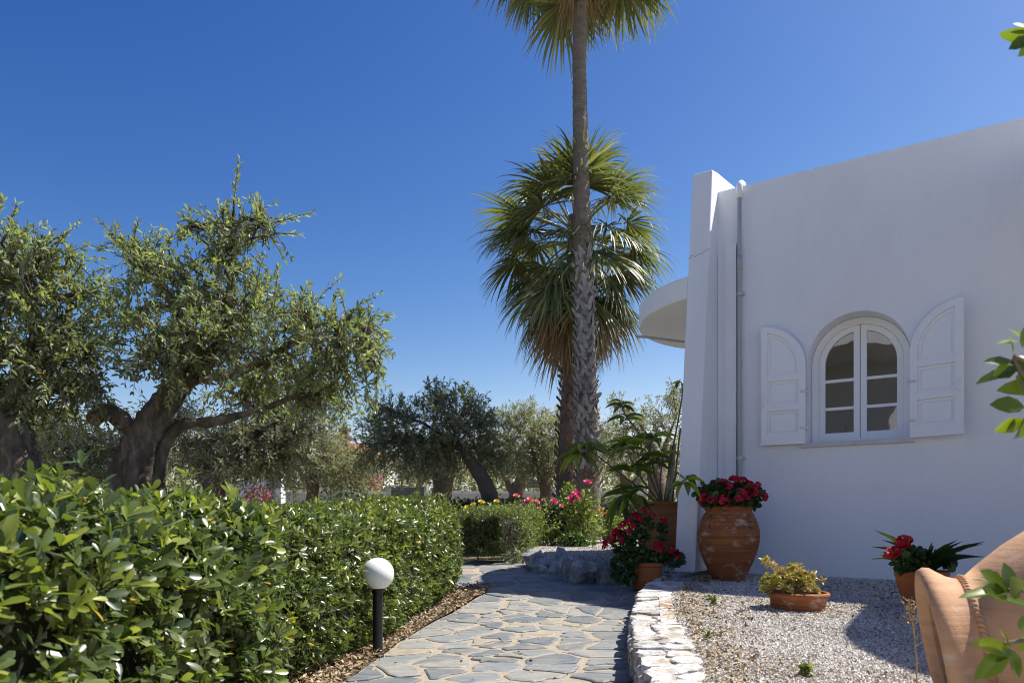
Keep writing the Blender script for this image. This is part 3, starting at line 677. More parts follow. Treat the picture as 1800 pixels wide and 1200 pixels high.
# shutters, each leaf half an arch, swung open on its hinges
def shutter(sh, dirn, ang, label):
    Wd = .425; zl0, zs_ = 1.565, 2.34
    ca, sa = math.cos(ang), math.sin(ang)
    def fm(x, d, z): return W(sh + dirn * (x * ca) - dirn * d * sa, .022 + x * sa + d * ca, z)
    def top(x, inset=0.0):
        r_ = Wd - inset; return zs_ + math.sqrt(max(r_ * r_ - (Wd - x) ** 2, 0))
    n = 16; xs_ = [Wd - Wd * math.cos(t) for t in np.linspace(0, math.pi / 2, n)]
    out = [(0, zl0)] + [(x, top(x)) for x in xs_] + [(Wd, zl0)]
    k = len(out); mb = MB()
    V = [(x, d, z) for d in (0, .018) for x, z in out]
    mb.add(V, [tuple(range(k)), tuple(range(2 * k - 1, k - 1, -1))] + [(i, k + i, k + (i + 1) % k, (i + 1) % k) for i in range(k)])
    # stiles, rails and the curved top rail stand proud of the board
    st = .062; fr = (.018, .044)
    mb.box(.0, st, fr[0], fr[1], zl0, zs_); mb.box(Wd - st, Wd, fr[0], fr[1], zl0, top(Wd - st) - .001)
    o_ = [(x, top(x)) for x in xs_]; i_ = [(st + (Wd - st) * (1 - math.cos(t)), zs_ + (Wd - st) * math.sin(t)) for t in np.linspace(0, math.pi / 2, n)]
    o_ = o_[:-1] + [(Wd - st, top(Wd - st))]; i_ = [(min(x, Wd - st), z) for x, z in i_]
    nn = len(o_); V = [(x, fr[1] - .0008, z) for x, z in o_] + [(x, fr[1] - .0008, z) for x, z in i_] + [(x, fr[0], z) for x, z in i_] + [(x, fr[0], z) for x, z in o_]
    mb.add(V, [(j, j + 1, nn + j + 1, nn + j) for j in range(nn - 1)] + [(nn + j, nn + j + 1, 2 * nn + j + 1, 2 * nn + j) for j in range(nn - 1)] + [(3 * nn + j, j, j + 1, 3 * nn + j + 1)[::-1] for j in range(nn - 1)])
    for z0, z1 in ((zl0, 1.665), (1.905, 1.965), (2.205, 2.262)): mb.box(st, Wd - st, fr[0], fr[1] - .0015, z0, z1)
    leaf = mb.build('shutter', M['paint'], house, fn=fm, flip=(dirn > 0)); leaf['label'] = label
    for z0, z1 in ((1.665, 1.905), (1.965, 2.205)):
        p_ = MB(); V = [(x, .018, z) for x, z in ((st + .022, z0 + .022), (Wd - st - .022, z0 + .022), (Wd - st - .022, z1 - .022), (st + .022, z1 - .022))] + [(x, .029, z) for x, z in ((st + .034, z0 + .034), (Wd - st - .034, z0 + .034), (Wd - st - .034, z1 - .034), (st + .034, z1 - .034))]
        p_.add(V, [(4, 5, 6, 7), (0, 1, 5, 4), (1, 2, 6, 5), (2, 3, 7, 6), (3, 0, 4, 7)]); p_.build('panel', M['paint'], leaf, fn=fm, flip=(dirn > 0))
    z0 = 2.284; ri = Wd - st - .024
    def pan(ins, d): 
        r2 = ri - ins; return [(Wd - r2 * math.cos(t), d, zs_ + r2 * math.sin(t)) for t in np.linspace(0, math.acos((st + .024 + ins) / r2), 12)] + [(Wd - st - .024 - ins, d, z0 + ins), (Wd - r2, d, z0 + ins)]
    a_, b_ = pan(0, .018), pan(.013, .029); kk = len(a_); p_ = MB()
    p_.add(a_ + b_, [tuple(range(kk, 2 * kk))[::-1]] + [(i, kk + i, kk + (i + 1) % kk, (i + 1) % kk) for i in range(kk)]); p_.build('panel', M['paint'], leaf, fn=fm, flip=(dirn > 0))
    for z in (1.72, 2.08):                                       # hinges
        h = MB(); h.tube([fm(-.006, .012, z - .035), fm(-.006, .012, z + .035)], .008, 8); h.box(-.03, .05, .044, .049, z - .012, z + .012, fn=fm); h.build('hinge', M['steel'], leaf)
    h = MB(); x = Wd - .028
    h.box(x - .012, x + .012, .044, .050, 1.93, 2.09, fn=fm); h.tube([fm(x, .05, 1.95), fm(x, .074, 1.97), fm(x, .074, 2.04), fm(x, .05, 2.06)], .007, 6)
    h.build('handle', M['paint'], leaf)
    if dirn < 0:
        h = MB(); h.tube([fm(Wd - .008, .050, 1.60), fm(Wd - .008, .050, 2.72)], .0055, 6); h.build('bolt_rod', M['paint'], leaf)
shutter(OC - OH - .012, -1, R(2.5), 'left shutter leaf folded back nearly flat against the wall')
shutter(OC + OH + .012, 1, R(15), 'right shutter leaf standing a little off the wall')

# the house across the garden that shows in the window glass
nb = thing('neighbour_house', (-7.6, -5.4, 0), 'white neighbouring house mirrored in the arched window panes', 'house')
eo = np.array((.754, -.656)); no = np.array((.656, .754)); bo = np.array((-7.0, -4.7))
def WN(s, p, z): q_ = bo + eo * s + no * p; return (q_[0], q_[1], z)
mb = MB(); mb.box(-5, 4, -4, 0, -.05, 5.9, fn=WN); mb.build('wall', M['stucco'], nb)
mb = MB(); k = 18; pts = [(-3.6, .002)] + [(-3.6 + 6 * i / k, 2.2 + .55 * math.sin(math.pi * i / k)) for i in range(k + 1)] + [(2.4, .002)]; kk = len(pts)
mb.add([(s, p, z) for z in (5.5, 6.15) for s, p in pts], [tuple(range(kk)), tuple(range(2 * kk - 1, kk - 1, -1))] + [(i, kk + i, kk + (i + 1) % kk, (i + 1) % kk) for i in range(kk)]); mb.build('porch_roof', M['stucco'], nb, fn=WN)
for s_ in (-2.6, -.6, 1.4):
    mb = MB(); mb.box(s_ - .55, s_ + .55, .003, .03, .2, 3.2, fn=WN); mb.build('door', M['shutter_far'], nb)
# ------------------------------------------------------------------ globe lamp
lp = at(664, 1155, 4.17); lamp = thing('garden_lamp', (lp[0], lp[1], 0), 'black bollard lamp with white globe standing against the hedge', 'lamp')
mb = MB(); mb.lathe([(0, .0), (.036, 0), (.036, .015), (.030, .02), (.030, .375), (.034, .378), (.034, .395), (.045, .398), (.045, .412), (0, .412)], (lp[0], lp[1], 0), 24); mb.build('post', M['black_metal'], lamp, smooth=False)
mb = MB(); mb.lathe([(.0425, .402)] + [(.095 * math.cos(t), .49 + .095 * math.sin(t)) for t in np.linspace(-1.1, 1.5707, 26)], (lp[0], lp[1], 0), 40); mb.build('globe', M['globe'], lamp, smooth=True)

# ------------------------------------------------------------------ hedges
def hedge(name, label, x0, y0, x1, y1, hw, h, nros, T, lf, obj_n, end0=.25, end1=.2, bump=.07, seed=1, mat='hedge_leaf', matobj='hedge_leaf_obj', zb=None, pick=None, ros=8, group=None, phi=(-.55, 3.5), core=.82, expo=.45, endw=.22):
    g = np.random.default_rng(seed)
    c0 = np.array((x0, y0)); c1 = np.array((x1, y1)); d = c1 - c0; Ln = np.linalg.norm(d); d = d / Ln; side = np.array((d[1], -d[0]))
    root = thing(name, ((x0 + x1) / 2, (y0 + y1) / 2, float(zp((y0 + y1) / 2))), label, 'hedge', group)
    def shape(t, ph, k=1.0):
        """t along 0..1, ph round the section from right foot over the top to left foot"""
        e = np.minimum(1, np.minimum((t * Ln + 1e-4) / end0, ((1 - t) * Ln + 1e-4) / end1)); e = np.sqrt(np.clip(1 - (1 - e) ** 2, 0.02, 1))
        cx = np.sign(np.cos(ph)) * np.abs(np.cos(ph)) ** expo; sz_ = np.sign(np.sin(ph)) * np.abs(np.sin(ph)) ** expo
        b = zb if zb is not None else zp(c0[1] + d[1] * Ln * t)
        off = hw * cx * k * (.45 + .55 * e); hz = b + h * .5 + h * .5 * sz_ * (k if k < 1 else 1) * (.6 + .4 * e)
        xy = c0[None] + d[None] * (t * Ln)[:, None] + side[None] * off[:, None]
        return np.c_[xy, hz]
    t = g.random(nros); pg = np.linspace(phi[0], phi[1], 600); sec = shape(np.full(600, .5), pg)
    arc = np.concatenate([[0], np.cumsum(np.linalg.norm(np.diff(sec, axis=0), axis=1))]); ph = np.interp(g.random(nros) * arc[-1], arc, pg)   # even along the outline
    # extra rosettes on the two end faces
    P = shape(t, ph); e_ = 1e-3
    dt = shape(np.clip(t + .01, 0, 1), ph) - shape(np.clip(t - .01, 0, 1), ph); dp_ = shape(t, ph + .02) - shape(t, ph - .02)
    N = nrm(np.cross(nrm(dt + 1e-9), nrm(dp_ + 1e-9))); cen = shape(t, ph, .3); N *= np.sign(((P - cen) * N).sum(1))[:, None]
    ke = int(nros * endw); te = np.where(g.random(ke) < .5, 0.0, 1.0); rr = np.sqrt(g.random(ke)); pe = 6.28 * g.random(ke)
    Pe = shape(np.clip(te, .004, .996), pe, 1.0); ce = shape(np.clip(te, .004, .996), pe * 0 + 1.57, .05); Pe = ce + (Pe - ce) * rr[:, None]
    Ne = np.where(te[:, None] < .5, -1, 1) * np.r_[d, 0][None] + .4 * nrm(Pe - ce)
    P = np.concatenate([P, Pe]); N = nrm(np.concatenate([N, Ne]))
    dep = np.abs(g.normal(size=len(P))) * .045
    P = P + N * (bump * vnoise(P, 3.2) + bump * .5 * vnoise(P + 9, 9) - dep)[:, None]
    shoot = g.random(len(P)) < .05; P[shoot] += np.array((0, 0, 1)) * .05 * g.random((shoot.sum(), 1)) + N[shoot] * .03
    ax = nrm(N * .8 + np.array((0, 0, .55)) + g.normal(size=N.shape) * .42)
    nl = ros; n = len(P)
    u_ = nrm(np.cross(ax, g.normal(size=ax.shape))); w_ = np.cross(ax, u_)
    LP = []; LD = []; LN = []; LL = []; RR = []
    rbase = np.clip(g.normal(.42, .2, n), 0, .85); young = (g.random(n) < .13); rbase[young] = .84 + .08 * g.random(young.sum())
    for k in range(nl):
        a = 6.283 * k / nl * 1.6 + g.random(n) * .9; tilt = .55 + .75 * g.random(n); tilt = np.where(young, tilt * .65, tilt)
        rad = u_ * np.cos(a)[:, None] + w_ * np.sin(a)[:, None]
        D_ = ax * np.cos(tilt)[:, None] + rad * np.sin(tilt)[:, None]
        LP.append(P - ax * (.02 * g.random((n, 1))) + g.normal(size=P.shape) * .004); LD.append(D_ + g.normal(size=D_.shape) * .12)
        LN.append(ax * np.sin(tilt)[:, None] - rad * np.cos(tilt)[:, None] + g.normal(size=ax.shape) * .18)
        LL.append(lf * (.48 + .8 * g.random(n))); RR.append(np.where(g.random(n) < .008, 1.0, np.clip(rbase + g.normal(size=n) * .1, 0, .96)))
    LP = np.concatenate(LP); LD = nrm(np.concatenate(LD)); LN = np.concatenate(LN); LL = np.concatenate(LL); RR = np.concatenate(RR)
    LW = LL * (.30 + .12 * g.random(len(LL))); depth = np.tile(dep, nl)
    keep = np.ones(len(LP), bool)
    if obj_n:                                                    # the leaves that show largest are leaves of their own
        dist = np.linalg.norm(LP - np.array((0, 0, CAMH)), axis=1); toc = nrm(np.array((0, 0, CAMH)) - LP)
        inview = (LP[:, 1] > .5) & (np.abs(LP[:, 0] / LP[:, 1]) < .74) & (LP[:, 2] > CAMH - .235 * LP[:, 1])
        Nn = np.tile(N, (nl, 1)); front = (Nn * toc).sum(1) > .15
        sc = np.where(inview & front & (depth < .04), LL / dist * np.abs((nrm(LN) * toc).sum(1)).clip(.25), -1)
        # spread the choice over the visible face rather than one corner
        cell = np.floor(LP[:, 0] / LP[:, 1] * 22).astype(int) * 1000 + np.floor((LP[:, 2] - CAMH) / LP[:, 1] * 22).astype(int)
        best = []
        for c_ in np.unique(cell[sc > 0]):
            ii = np.where((cell == c_) & (sc > 0))[0]; best += list(ii[np.argsort(-sc[ii])][:pick or 4])
        best = np.array(best); best = best[np.argsort(-sc[best])][:obj_n]; keep[best] = False
        tm = MB(); tm.add(T[0], T[1]); proto = tm.build('leaf', M[matobj], root, smooth=True); me = proto.data
        me.transform(Matrix.Translation(Vector(org(root))))      # back to its own origin
        for q_, i in enumerate(best):
            Mx = basis(LP[i], LD[i], LN[i], LL[i], LW[i])
            if q_ == 0:
                t_ = org(root); proto.matrix_local = Matrix.Translation((-t_[0], -t_[1], -t_[2])) @ Mx
            else: link_copy('leaf', me, root, Mx)
    mb = MB(); place(mb, T, LP[keep], LD[keep], LN[keep], LL[keep], LW[keep], RR[keep]); tag(mb.build('foliage', M[mat], root, smooth=True), kind='stuff')
    # solid dark core added as filling; the hedge's inner shade is in its colour
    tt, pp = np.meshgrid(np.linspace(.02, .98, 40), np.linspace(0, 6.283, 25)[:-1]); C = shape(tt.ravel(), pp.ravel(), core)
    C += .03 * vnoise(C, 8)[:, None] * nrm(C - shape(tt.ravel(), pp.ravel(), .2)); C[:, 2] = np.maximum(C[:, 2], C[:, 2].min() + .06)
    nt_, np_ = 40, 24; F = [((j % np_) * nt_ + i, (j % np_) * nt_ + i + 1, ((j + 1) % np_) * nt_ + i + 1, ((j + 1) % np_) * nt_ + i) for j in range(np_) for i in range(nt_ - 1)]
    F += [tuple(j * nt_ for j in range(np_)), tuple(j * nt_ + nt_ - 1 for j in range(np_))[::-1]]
    mb = MB(); mb.add(C, F); mb.build('dark_core', M['hedge_core'], root)
    # bare stems reaching out between the leaves
    mb = MB(); ks = min(260, nros // 6); ii = g.choice(len(P), ks, replace=False)
    for i in ii:
        mb.tube([P[i] - N[i] * .16 + g.normal(size=3) * .04 - np.array((0, 0, .07)), P[i] - N[i] * .07 + g.normal(size=3) * .012, P[i]], [.006, .0045, .003], 5, caps=False)
    tag(mb.build('stems', M['twig'], root), kind='stuff')
    return root
hedge('clipped_hedge', 'large leaved evergreen hedge nearest the camera at the left edge', -1.52, .30, -1.36, 2.80, .60, .865, 5000, T_SPOON, .048, 300, end0=.3, end1=.55, bump=.055, seed=4, pick=4, phi=(-1.35, 2.45), ros=7)
hedge('clipped_hedge', 'evergreen hedge running along the path behind the globe lamp', -1.58, 2.95, -.92, 6.75, .50, .875, 8600, T_SPOON2, .043, 300, end0=.2, end1=.2, bump=.04, seed=9, pick=5, ros=7, phi=(-1.2, 2.3))

# ------------------------------------------------------------------ flowers and foliage builders
def blossom_mesh(name, mat, n, rad, petal, seed, ball=True):
    g = np.random.default_rng(seed); mb = MB()
    d = nrm(g.normal(size=(n, 3)) + np.array((0, 0, .35)))
    if ball:
        for k in range(5):
            a = 6.283 * k / 5; u_ = nrm(np.cross(d, g.normal(size=d.shape))); w_ = np.cross(d, u_)
            D_ = u_ * math.cos(a) + w_ * math.sin(a) + d * .35
            place(mb, T_ROUND, d * rad * .85 + D_ * .002, D_, d, petal * (.8 + .4 * g.random(n)), petal * .95, g.random(n))
    else:                                                        # rose: rings of cupped petals
        for ring, (tilt, sc, kk) in enumerate(((.15, .6, 4), (.45, .85, 5), (.85, 1.0, 6), (1.25, 1.0, 6))):
            for k in range(kk):
                a = 6.283 * k / kk + ring * .5; r_ = np.array((math.cos(a), math.sin(a), 0)); ax = np.array((0, 0, 1.0))
                D_ = ax * math.cos(tilt) + r_ * math.sin(tilt); N_ = -r_ * math.cos(tilt) + ax * math.sin(tilt)
                place(mb, T_ROUND, np.array([r_ * rad * .12 * ring]), D_[None], N_[None], np.array([rad * sc]), np.array([rad * sc * 1.05]), g.random(1))
    o = mb.build(name, mat, None, smooth=True); me = o.data; bpy.data.objects.remove(o); return me
ME_GER = [blossom_mesh('flower_head', M['ger_red'], 22, .036, .021, s) for s in (1, 2, 3)]
ME_GERS = [blossom_mesh('flower_head', M['ger_scarlet'], 24, .036, .020, s) for s in (4, 5)]
ME_ROSE = {k: blossom_mesh('flower', M['rose_' + k], 0, .045, .04, 6, False) for k in ('pink', 'salmon', 'yellow', 'red')}
def flower(me, parent, p, s, d=(0, 0, 1), name='flower_head'):
    q_ = Vector(d).to_track_quat('Z', 'Y').to_matrix().to_4x4() @ Matrix.Rotation(random.random() * 6.28, 4, 'Z')
    return link_copy(name, me, parent, Matrix.Translation(Vector(p)) @ q_ @ Matrix.Diagonal((s * (.85 + .35 * random.random()), s * (.85 + .35 * random.random()), s * .8, 1)))
def leafball(mb, C, Rv, n, T, L, Wf, g, shell=.5, up=.4, mi=0, noise_=.25):
    d = nrm(g.normal(size=(n, 3))); r = (shell + (1 - shell) * g.random(n)) ** .6
    P = np.array(C) + d * np.array(Rv) * (r * (1 + noise_ * vnoise(d * 3 + np.array(C), 1.3)))[:, None]
    D_ = nrm(d + g.normal(size=d.shape) * .7 + np.array((0, 0, up * .4))); N_ = nrm(d * .6 + g.normal(size=d.shape) * .5 + np.array((0, 0, up)))
    L_ = L * (.6 + .7 * g.random(n)); place(mb, T, P, D_, N_, L_, L_ * Wf, g.random(n), mi)
def geranium(name, label, base, rx, ry, h, nleaf, heads, mes, seed, lf=.05, group=None, sink=.0, hs=1.0):
    g = np.random.default_rng(seed); root = thing(name, base, label, 'flowering plant', group); base = np.array(base, float)
    mb = MB(); leafball(mb, base + np.array((0, 0, h * .45)), (rx, ry, h * .5), nleaf, T_ROUND, lf, 1.05, g, .35, .8); tag(mb.build('leaves', M['ger_leaf'], root, smooth=True), kind='stuff')
    mb = MB()
    for (dx, dy, dz) in heads:
        p = base + np.array((dx, dy, dz)); mb.tube([base + np.array((dx * .3, dy * .3, 0)), base + np.array((dx * .8, dy * .8, dz * .55)), p], .0035, 5, caps=False)
        flower(mes[int(g.random() * len(mes))], root, p, hs * (.8 + .45 * g.random()), nrm(np.array((dx, dy, abs(dz) + .1)) + g.normal(size=3) * .1))
    tag(mb.build('stems', M['shrub_leaf'], root), kind='stuff'); return root

# ------------------------------------------------------------------ pots
def pot(name, label, c, prof, mat, handles=(), soil=None, wob=.008, group=None, cat='pot', ribs=.0028):
    root = thing(name, c, label, cat, group); mb = MB(); pr_ = np.array(prof); t_ = np.linspace(0, len(pr_) - 1, len(pr_) * 6)
    rp_ = np.stack([np.interp(t_, np.arange(len(pr_)), pr_[:, k]) for k in (0, 1)], -1); rp_[8:-30, 0] += ribs * np.sin(rp_[8:-30, 1] * 210) * (.5 + .5 * np.sin(rp_[8:-30, 1] * 37)); prof = [tuple(q_) for q_ in rp_]
    mb.lathe(prof, c, 56, wob=wob); mb.build('body', mat, root, smooth=True)
    for (ang, z0, z1, r0, out) in handles:
        d = np.array((math.cos(ang), math.sin(ang), 0)); cc_ = np.array(c, float); mb = MB()
        pts = [cc_ + d * (r0[0] - .01) + np.array((0, 0, z0)), cc_ + d * (r0[0] + out) + np.array((0, 0, z0 + (z1 - z0) * .2)), cc_ + d * (max(r0) + out * 1.05) + np.array((0, 0, (z0 + z1) / 2)), cc_ + d * (r0[1] + out) + np.array((0, 0, z1 - (z1 - z0) * .15)), cc_ + d * (r0[1] - .01) + np.array((0, 0, z1))]
        mb.tube(pts, .016, 8); mb.build('handle', mat, root, smooth=True)
    if soil: mb = MB(); mb.lathe([(0, soil[1] + .01), (soil[0] * .6, soil[1] + .006), (soil[0], soil[1])], c, 30); mb.build('soil', M['potsoil'], root)
    return root
def rim(prof, rl, zl, th):                                       # turn the profile over the lip and down inside
    return prof + [(rl, zl), (rl - th * .5, zl + .006), (rl - th, zl), (rl - th * 1.1, zl - .12)]
pz = float(zbed(2.03, 6.67)); PC = (2.03, 6.67, pz)
pot('terracotta_urn', 'tall ribbed terracotta urn beside the corner fin, full of pink geraniums', PC, rim([(0, 0), (.135, 0), (.145, .01), (.185, .09), (.225, .18), (.256, .27), (.274, .35), (.279, .41), (.275, .47), (.258, .54), (.228, .61), (.208, .64), (.204, .65), (.212, .658), (.218, .67), (.218, .68)], .214, .69, .03), M['pot_old'],
    [(-2.6, .44, .60, (.27, .235), .012), (-1.05, .50, .60, (.268, .245), .02), (.8, .5, .6, (.27, .24), .02)], (.2, .67))
hd = []
gg = np.random.default_rng(3)
for k in range(26):
    a = gg.random() * 6.28; r_ = math.sqrt(gg.random()); hd.append((r_ * .34 * math.cos(a) + .02, r_ * .22 * math.sin(a) - .04, .26 - .15 * r_ ** 2 + gg.normal() * .025))
hd += [(.30, -.08, .13), (.33, .0, .11), (-.22, -.2, .09), (-.12, -.24, .07), (.02, -.25, .10), (.16, -.2, .16), (-.26, -.1, .12)]
geranium('geranium_plant', 'bushy geranium with crimson pink heads growing in the tall urn', (PC[0], PC[1], PC[2] + .66), .30, .25, .26, 900, hd, ME_GER, 31, lf=.052)
# urn behind the fin with the mango plant
QC = (1.70, 8.0, float(zmid(1.7, 8.0)) - .03)
pot('terracotta_urn', 'brown terracotta urn half hidden behind the corner fin, holding the mango plant', QC, rim([(0, 0), (.17, 0), (.18, .01), (.235, .1), (.272, .2), (.28, .28), (.268, .36), (.244, .46), (.215, .55), (.196, .60), (.203, .612), (.211, .625)], .208, .64, .025), M['pot_brown'],
    [(3.0, .50, .62, (.20, .18), .025)], (.15, .60))
# round pot on the path with trailing geranium
RC = (1.27, 6.72, .16)
pot('terracotta_pot', 'round orange terracotta pot standing at the far end of the low wall', RC, rim([(0, 0), (.12, 0), (.128, .012), (.138, .1), (.144, .2), (.146, .21), (.152, .214), (.153, .235)], .150, .245, .02), M['pot_new'], (), (.13, .225))
hd = [(-.16, .05, .42), (-.10, .02, .47), (-.02, .04, .52), (-.22, 0, .38), (-.3, -.03, .32), (-.27, .02, .30), (-.34, -.05, .25), (-.38, 0, .22), (-.4, -.05, .18), (-.25, -.08, .24), (-.13, .0, .36), (.04, .02, .47), (-.05, 0, .44), (.1, -.05, .2), (.16, -.02, .16), (.22, -.04, .12), (.27, -.06, .10), (.09, -.09, .16), (.25, 0, .14), (-.19, -.05, .31), (.17, .02, .42)]
rt = geranium('geranium_plant', 'leggy trailing geranium with crimson heads in the round pot', (RC[0], RC[1], RC[2] + .22), .18, .15, .15, 200, hd, ME_GER, 37, lf=.045, hs=.95)
mb = MB(); g_ = np.random.default_rng(8)
for c_, r_, n_ in (((-.22, 0, .18), (.10, .09, .12), 170), ((-.02, 0, .36), (.07, .07, .12), 120), ((.24, -.02, .06), (.12, .08, .07), 130), ((-.22, -.08, -.04), (.13, .1, .13), 260), ((-.08, -.02, .22), (.09, .08, .12), 120), ((.16, .02, .32), (.05, .05, .09), 60)):
    leafball(mb, np.array(RC) + np.array((0, 0, .22)) + np.array(c_), r_, n_, T_ROUND, .042, 1.0, g_, .3, .7)
tag(mb.build('trailing_leaves', M['ger_leaf'], rt, smooth=True), kind='stuff')
# shallow bowl with the yellowing succulent
SCc = (1.93, 4.80, float(zbed(1.93, 4.8)))
pot('terracotta_bowl', 'shallow terracotta bowl on the gravel holding a yellow succulent', SCc, rim([(0, 0), (.11, 0), (.125, .01), (.165, .05), (.192, .085), (.20, .092), (.203, .102)], .20, .112, .022), M['pot_old'], (), (.175, .085), cat='bowl')
su = thing('succulent_plant', (SCc[0], SCc[1], SCc[2] + .08), 'yellow green rosette succulent spilling from the shallow bowl', 'succulent'); mb = MB(); ms = MB(); g_ = np.random.default_rng(12)
b0 = np.array(SCc) + np.array((-.03, 0, .085))
for k in range(120):
    a = g_.random() * 6.28; r_ = math.sqrt(g_.random()); top_ = b0 + np.array((math.cos(a) * r_ * .20 - .01, math.sin(a) * r_ * .17, .04 + .155 * (1 - r_ * .75) + g_.normal() * .02))
    if k < 5: top_ = b0 + np.array((-.20 + .03 * k, -.05 + .02 * k, .14 + .025 * (4 - k) + .02 * g_.random()))
    if k == 5: top_ = b0 + np.array((-.205, -.02, .245))
    ms.tube([b0 + np.array((math.cos(a) * r_ * .1, math.sin(a) * r_ * .1, -.02)), (b0 + top_) / 2 + np.array((0, 0, .01)), top_], .004, 5, caps=False)
    n = 15; d = nrm(g_.normal(size=(n, 3)) + np.array((0, 0, .7))); place(mb, T_SPOON2, top_ + d * .004, d, g_.normal(size=(n, 3)) + np.array((0, 0, 1)), .034 * (.6 + .7 * g_.random(n)), .016, np.clip(g_.random(n) * .5 + g_.random() * .5 + (.25 if top_[2] > b0[2] + .15 else 0), 0, 1))
tag(mb.build('leaves', M['succ_leaf'], su, smooth=True), kind='stuff'); tag(ms.build('stems', M['dry_stalk'], su), kind='stuff')
# pot at the right with geranium and strap leaves
TC = (2.80, 4.86, float(zbed(2.8, 4.86)))
pot('terracotta_pot', 'deep orange terracotta pot near the house wall behind the lying amphora', TC, rim([(0, 0), (.09, 0), (.10, .012), (.135, .10), (.158, .19), (.166, .225), (.168, .24)], .166, .25, .02), M['pot_new'], (), (.145, .225))
geranium('geranium_plant', 'small geranium with two scarlet flower heads beside the strap leaves', (TC[0] - .10, TC[1] - .05, TC[2] + .24), .10, .09, .17, 190, [(-.09, -.03, .205), (-.15, -.04, .14), (-.06, -.03, .215)], ME_GERS, 44, lf=.045)
ag = thing('strap_leaf_plant', (TC[0] + .06, TC[1], TC[2] + .23), 'dark green strap leaved plant in the pot near the wall', 'plant')
tm = MB(); tm.add(*T_STRAP); pr = tm.build('leaf', M['strap_leaf'], None, smooth=True); me_st = pr.data; bpy.data.objects.remove(pr)
g_ = np.random.default_rng(15)
for k in range(34):
    a = g_.random() * 6.28; el = .75 + .65 * g_.random(); d = np.array((math.cos(a) * math.cos(el), math.sin(a) * math.cos(el), math.sin(el))); L_ = .20 + .16 * g_.random()
    link_copy('leaf', me_st, ag, basis(np.array((TC[0] + .04, TC[1], TC[2] + .23)) + np.array((math.cos(a), math.sin(a), 0)) * .05 * g_.random(), d, np.cross(np.cross(d, (0, 0, 1)), d), L_, .026 + .012 * g_.random()))
for k in range(9):
    a = -.6 + 1.2 * g_.random(); link_copy('leaf', me_st, ag, basis(np.array((TC[0] + .10 + .12 * g_.random(), TC[1] + g_.normal() * .05, TC[2] + .24 + .05 * g_.random())), (math.sin(a) * .7, -.2, 1), (0, -1, .3), .13, .05))
# amphora lying on its side
am = thing('amphora', (1.75, 2.0, .165), 'large pale terracotta amphora lying on its side at the right edge', 'amphora')
prof = [(.185, .02), (.205, .0), (.225, -.012), (.243, -.008), (.25, .008), (.246, .024), (.230, .043), (.213, .065), (.204, .085), (.203, .094), (.208, .096), (.209, .112), (.205, .115), (.235, .155), (.286, .235), (.332, .33), (.368, .45), (.392, .58), (.398, .70), (.385, .83), (.335, .96), (.26, 1.06), (.20, 1.12), (0, 1.12)]
amc = np.array((1.335, 2.24, .165 + .24)); axd = nrm(np.array((.87, -.37, .17))); axu = nrm(np.cross(np.cross(axd, (0, 0, 1)), axd)); axs = np.cross(axd, axu)
def fam(x, y, z): return amc + axd * z + axu * x + axs * y
mb = MB(); mb.lathe(prof, sides=72, fn=fam, wob=.006); mb.lathe([(.185, .02), (.18, .06), (.185, .12), (.24, .3), (.34, .55)], sides=48, fn=fam); mb.build('body', M['pot_pale'], am, smooth=True)
mb = MB()
for k in range(84):                                              # rope moulding round the neck
    a = 6.283 * k / 84; c_ = lambda aa, zz, rr_: fam(rr_ * math.cos(aa), rr_ * math.sin(aa), zz)
    mb.tube([c_(a, .094, .205), c_(a + .035, .104, .2105), c_(a + .07, .114, .206)], .0036, 5)
mb.build('rope_band', M['pot_pale'], am, smooth=True)

# ------------------------------------------------------------------ mango plant, canes
mg = thing('mango_plant', (QC[0], QC[1], QC[2] + .6), 'lanky mango plant with long drooping leaves behind the corner fin', 'plant')
tm = MB(); tm.add(*T_LONG); pr = tm.build('leaf', M['mango_leaf'], None, smooth=True); me_mg = pr.data; bpy.data.objects.remove(pr)
ms = MB(); g_ = np.random.default_rng(23); rootp = np.array((QC[0], QC[1], QC[2] + .58))
def whorl(p, n, L, ax, droop=.5, sp=1.0):
    n = int(n * 1.1)
    ax = nrm(np.array(ax, float))
    for k in range(n):
        a = 6.283 * k / n + g_.random() * .6; d = nrm(ax * .25 + np.array((math.cos(a) * sp, math.sin(a) * sp,   .22 - .75 * droop * g_.random())) )
        link_copy('leaf', me_mg, mg, basis(p - ax * .08 * g_.random(), d, np.array((0, 0, 1)) + g_.normal(size=3) * .25, L * (.65 + .5 * g_.random()), .050 + .018 * g_.random()))
def stem(pts, r0=.012): ms.tube(pts, np.linspace(r0, r0 * .55, len(pts)), 6)
Yq = 7.9
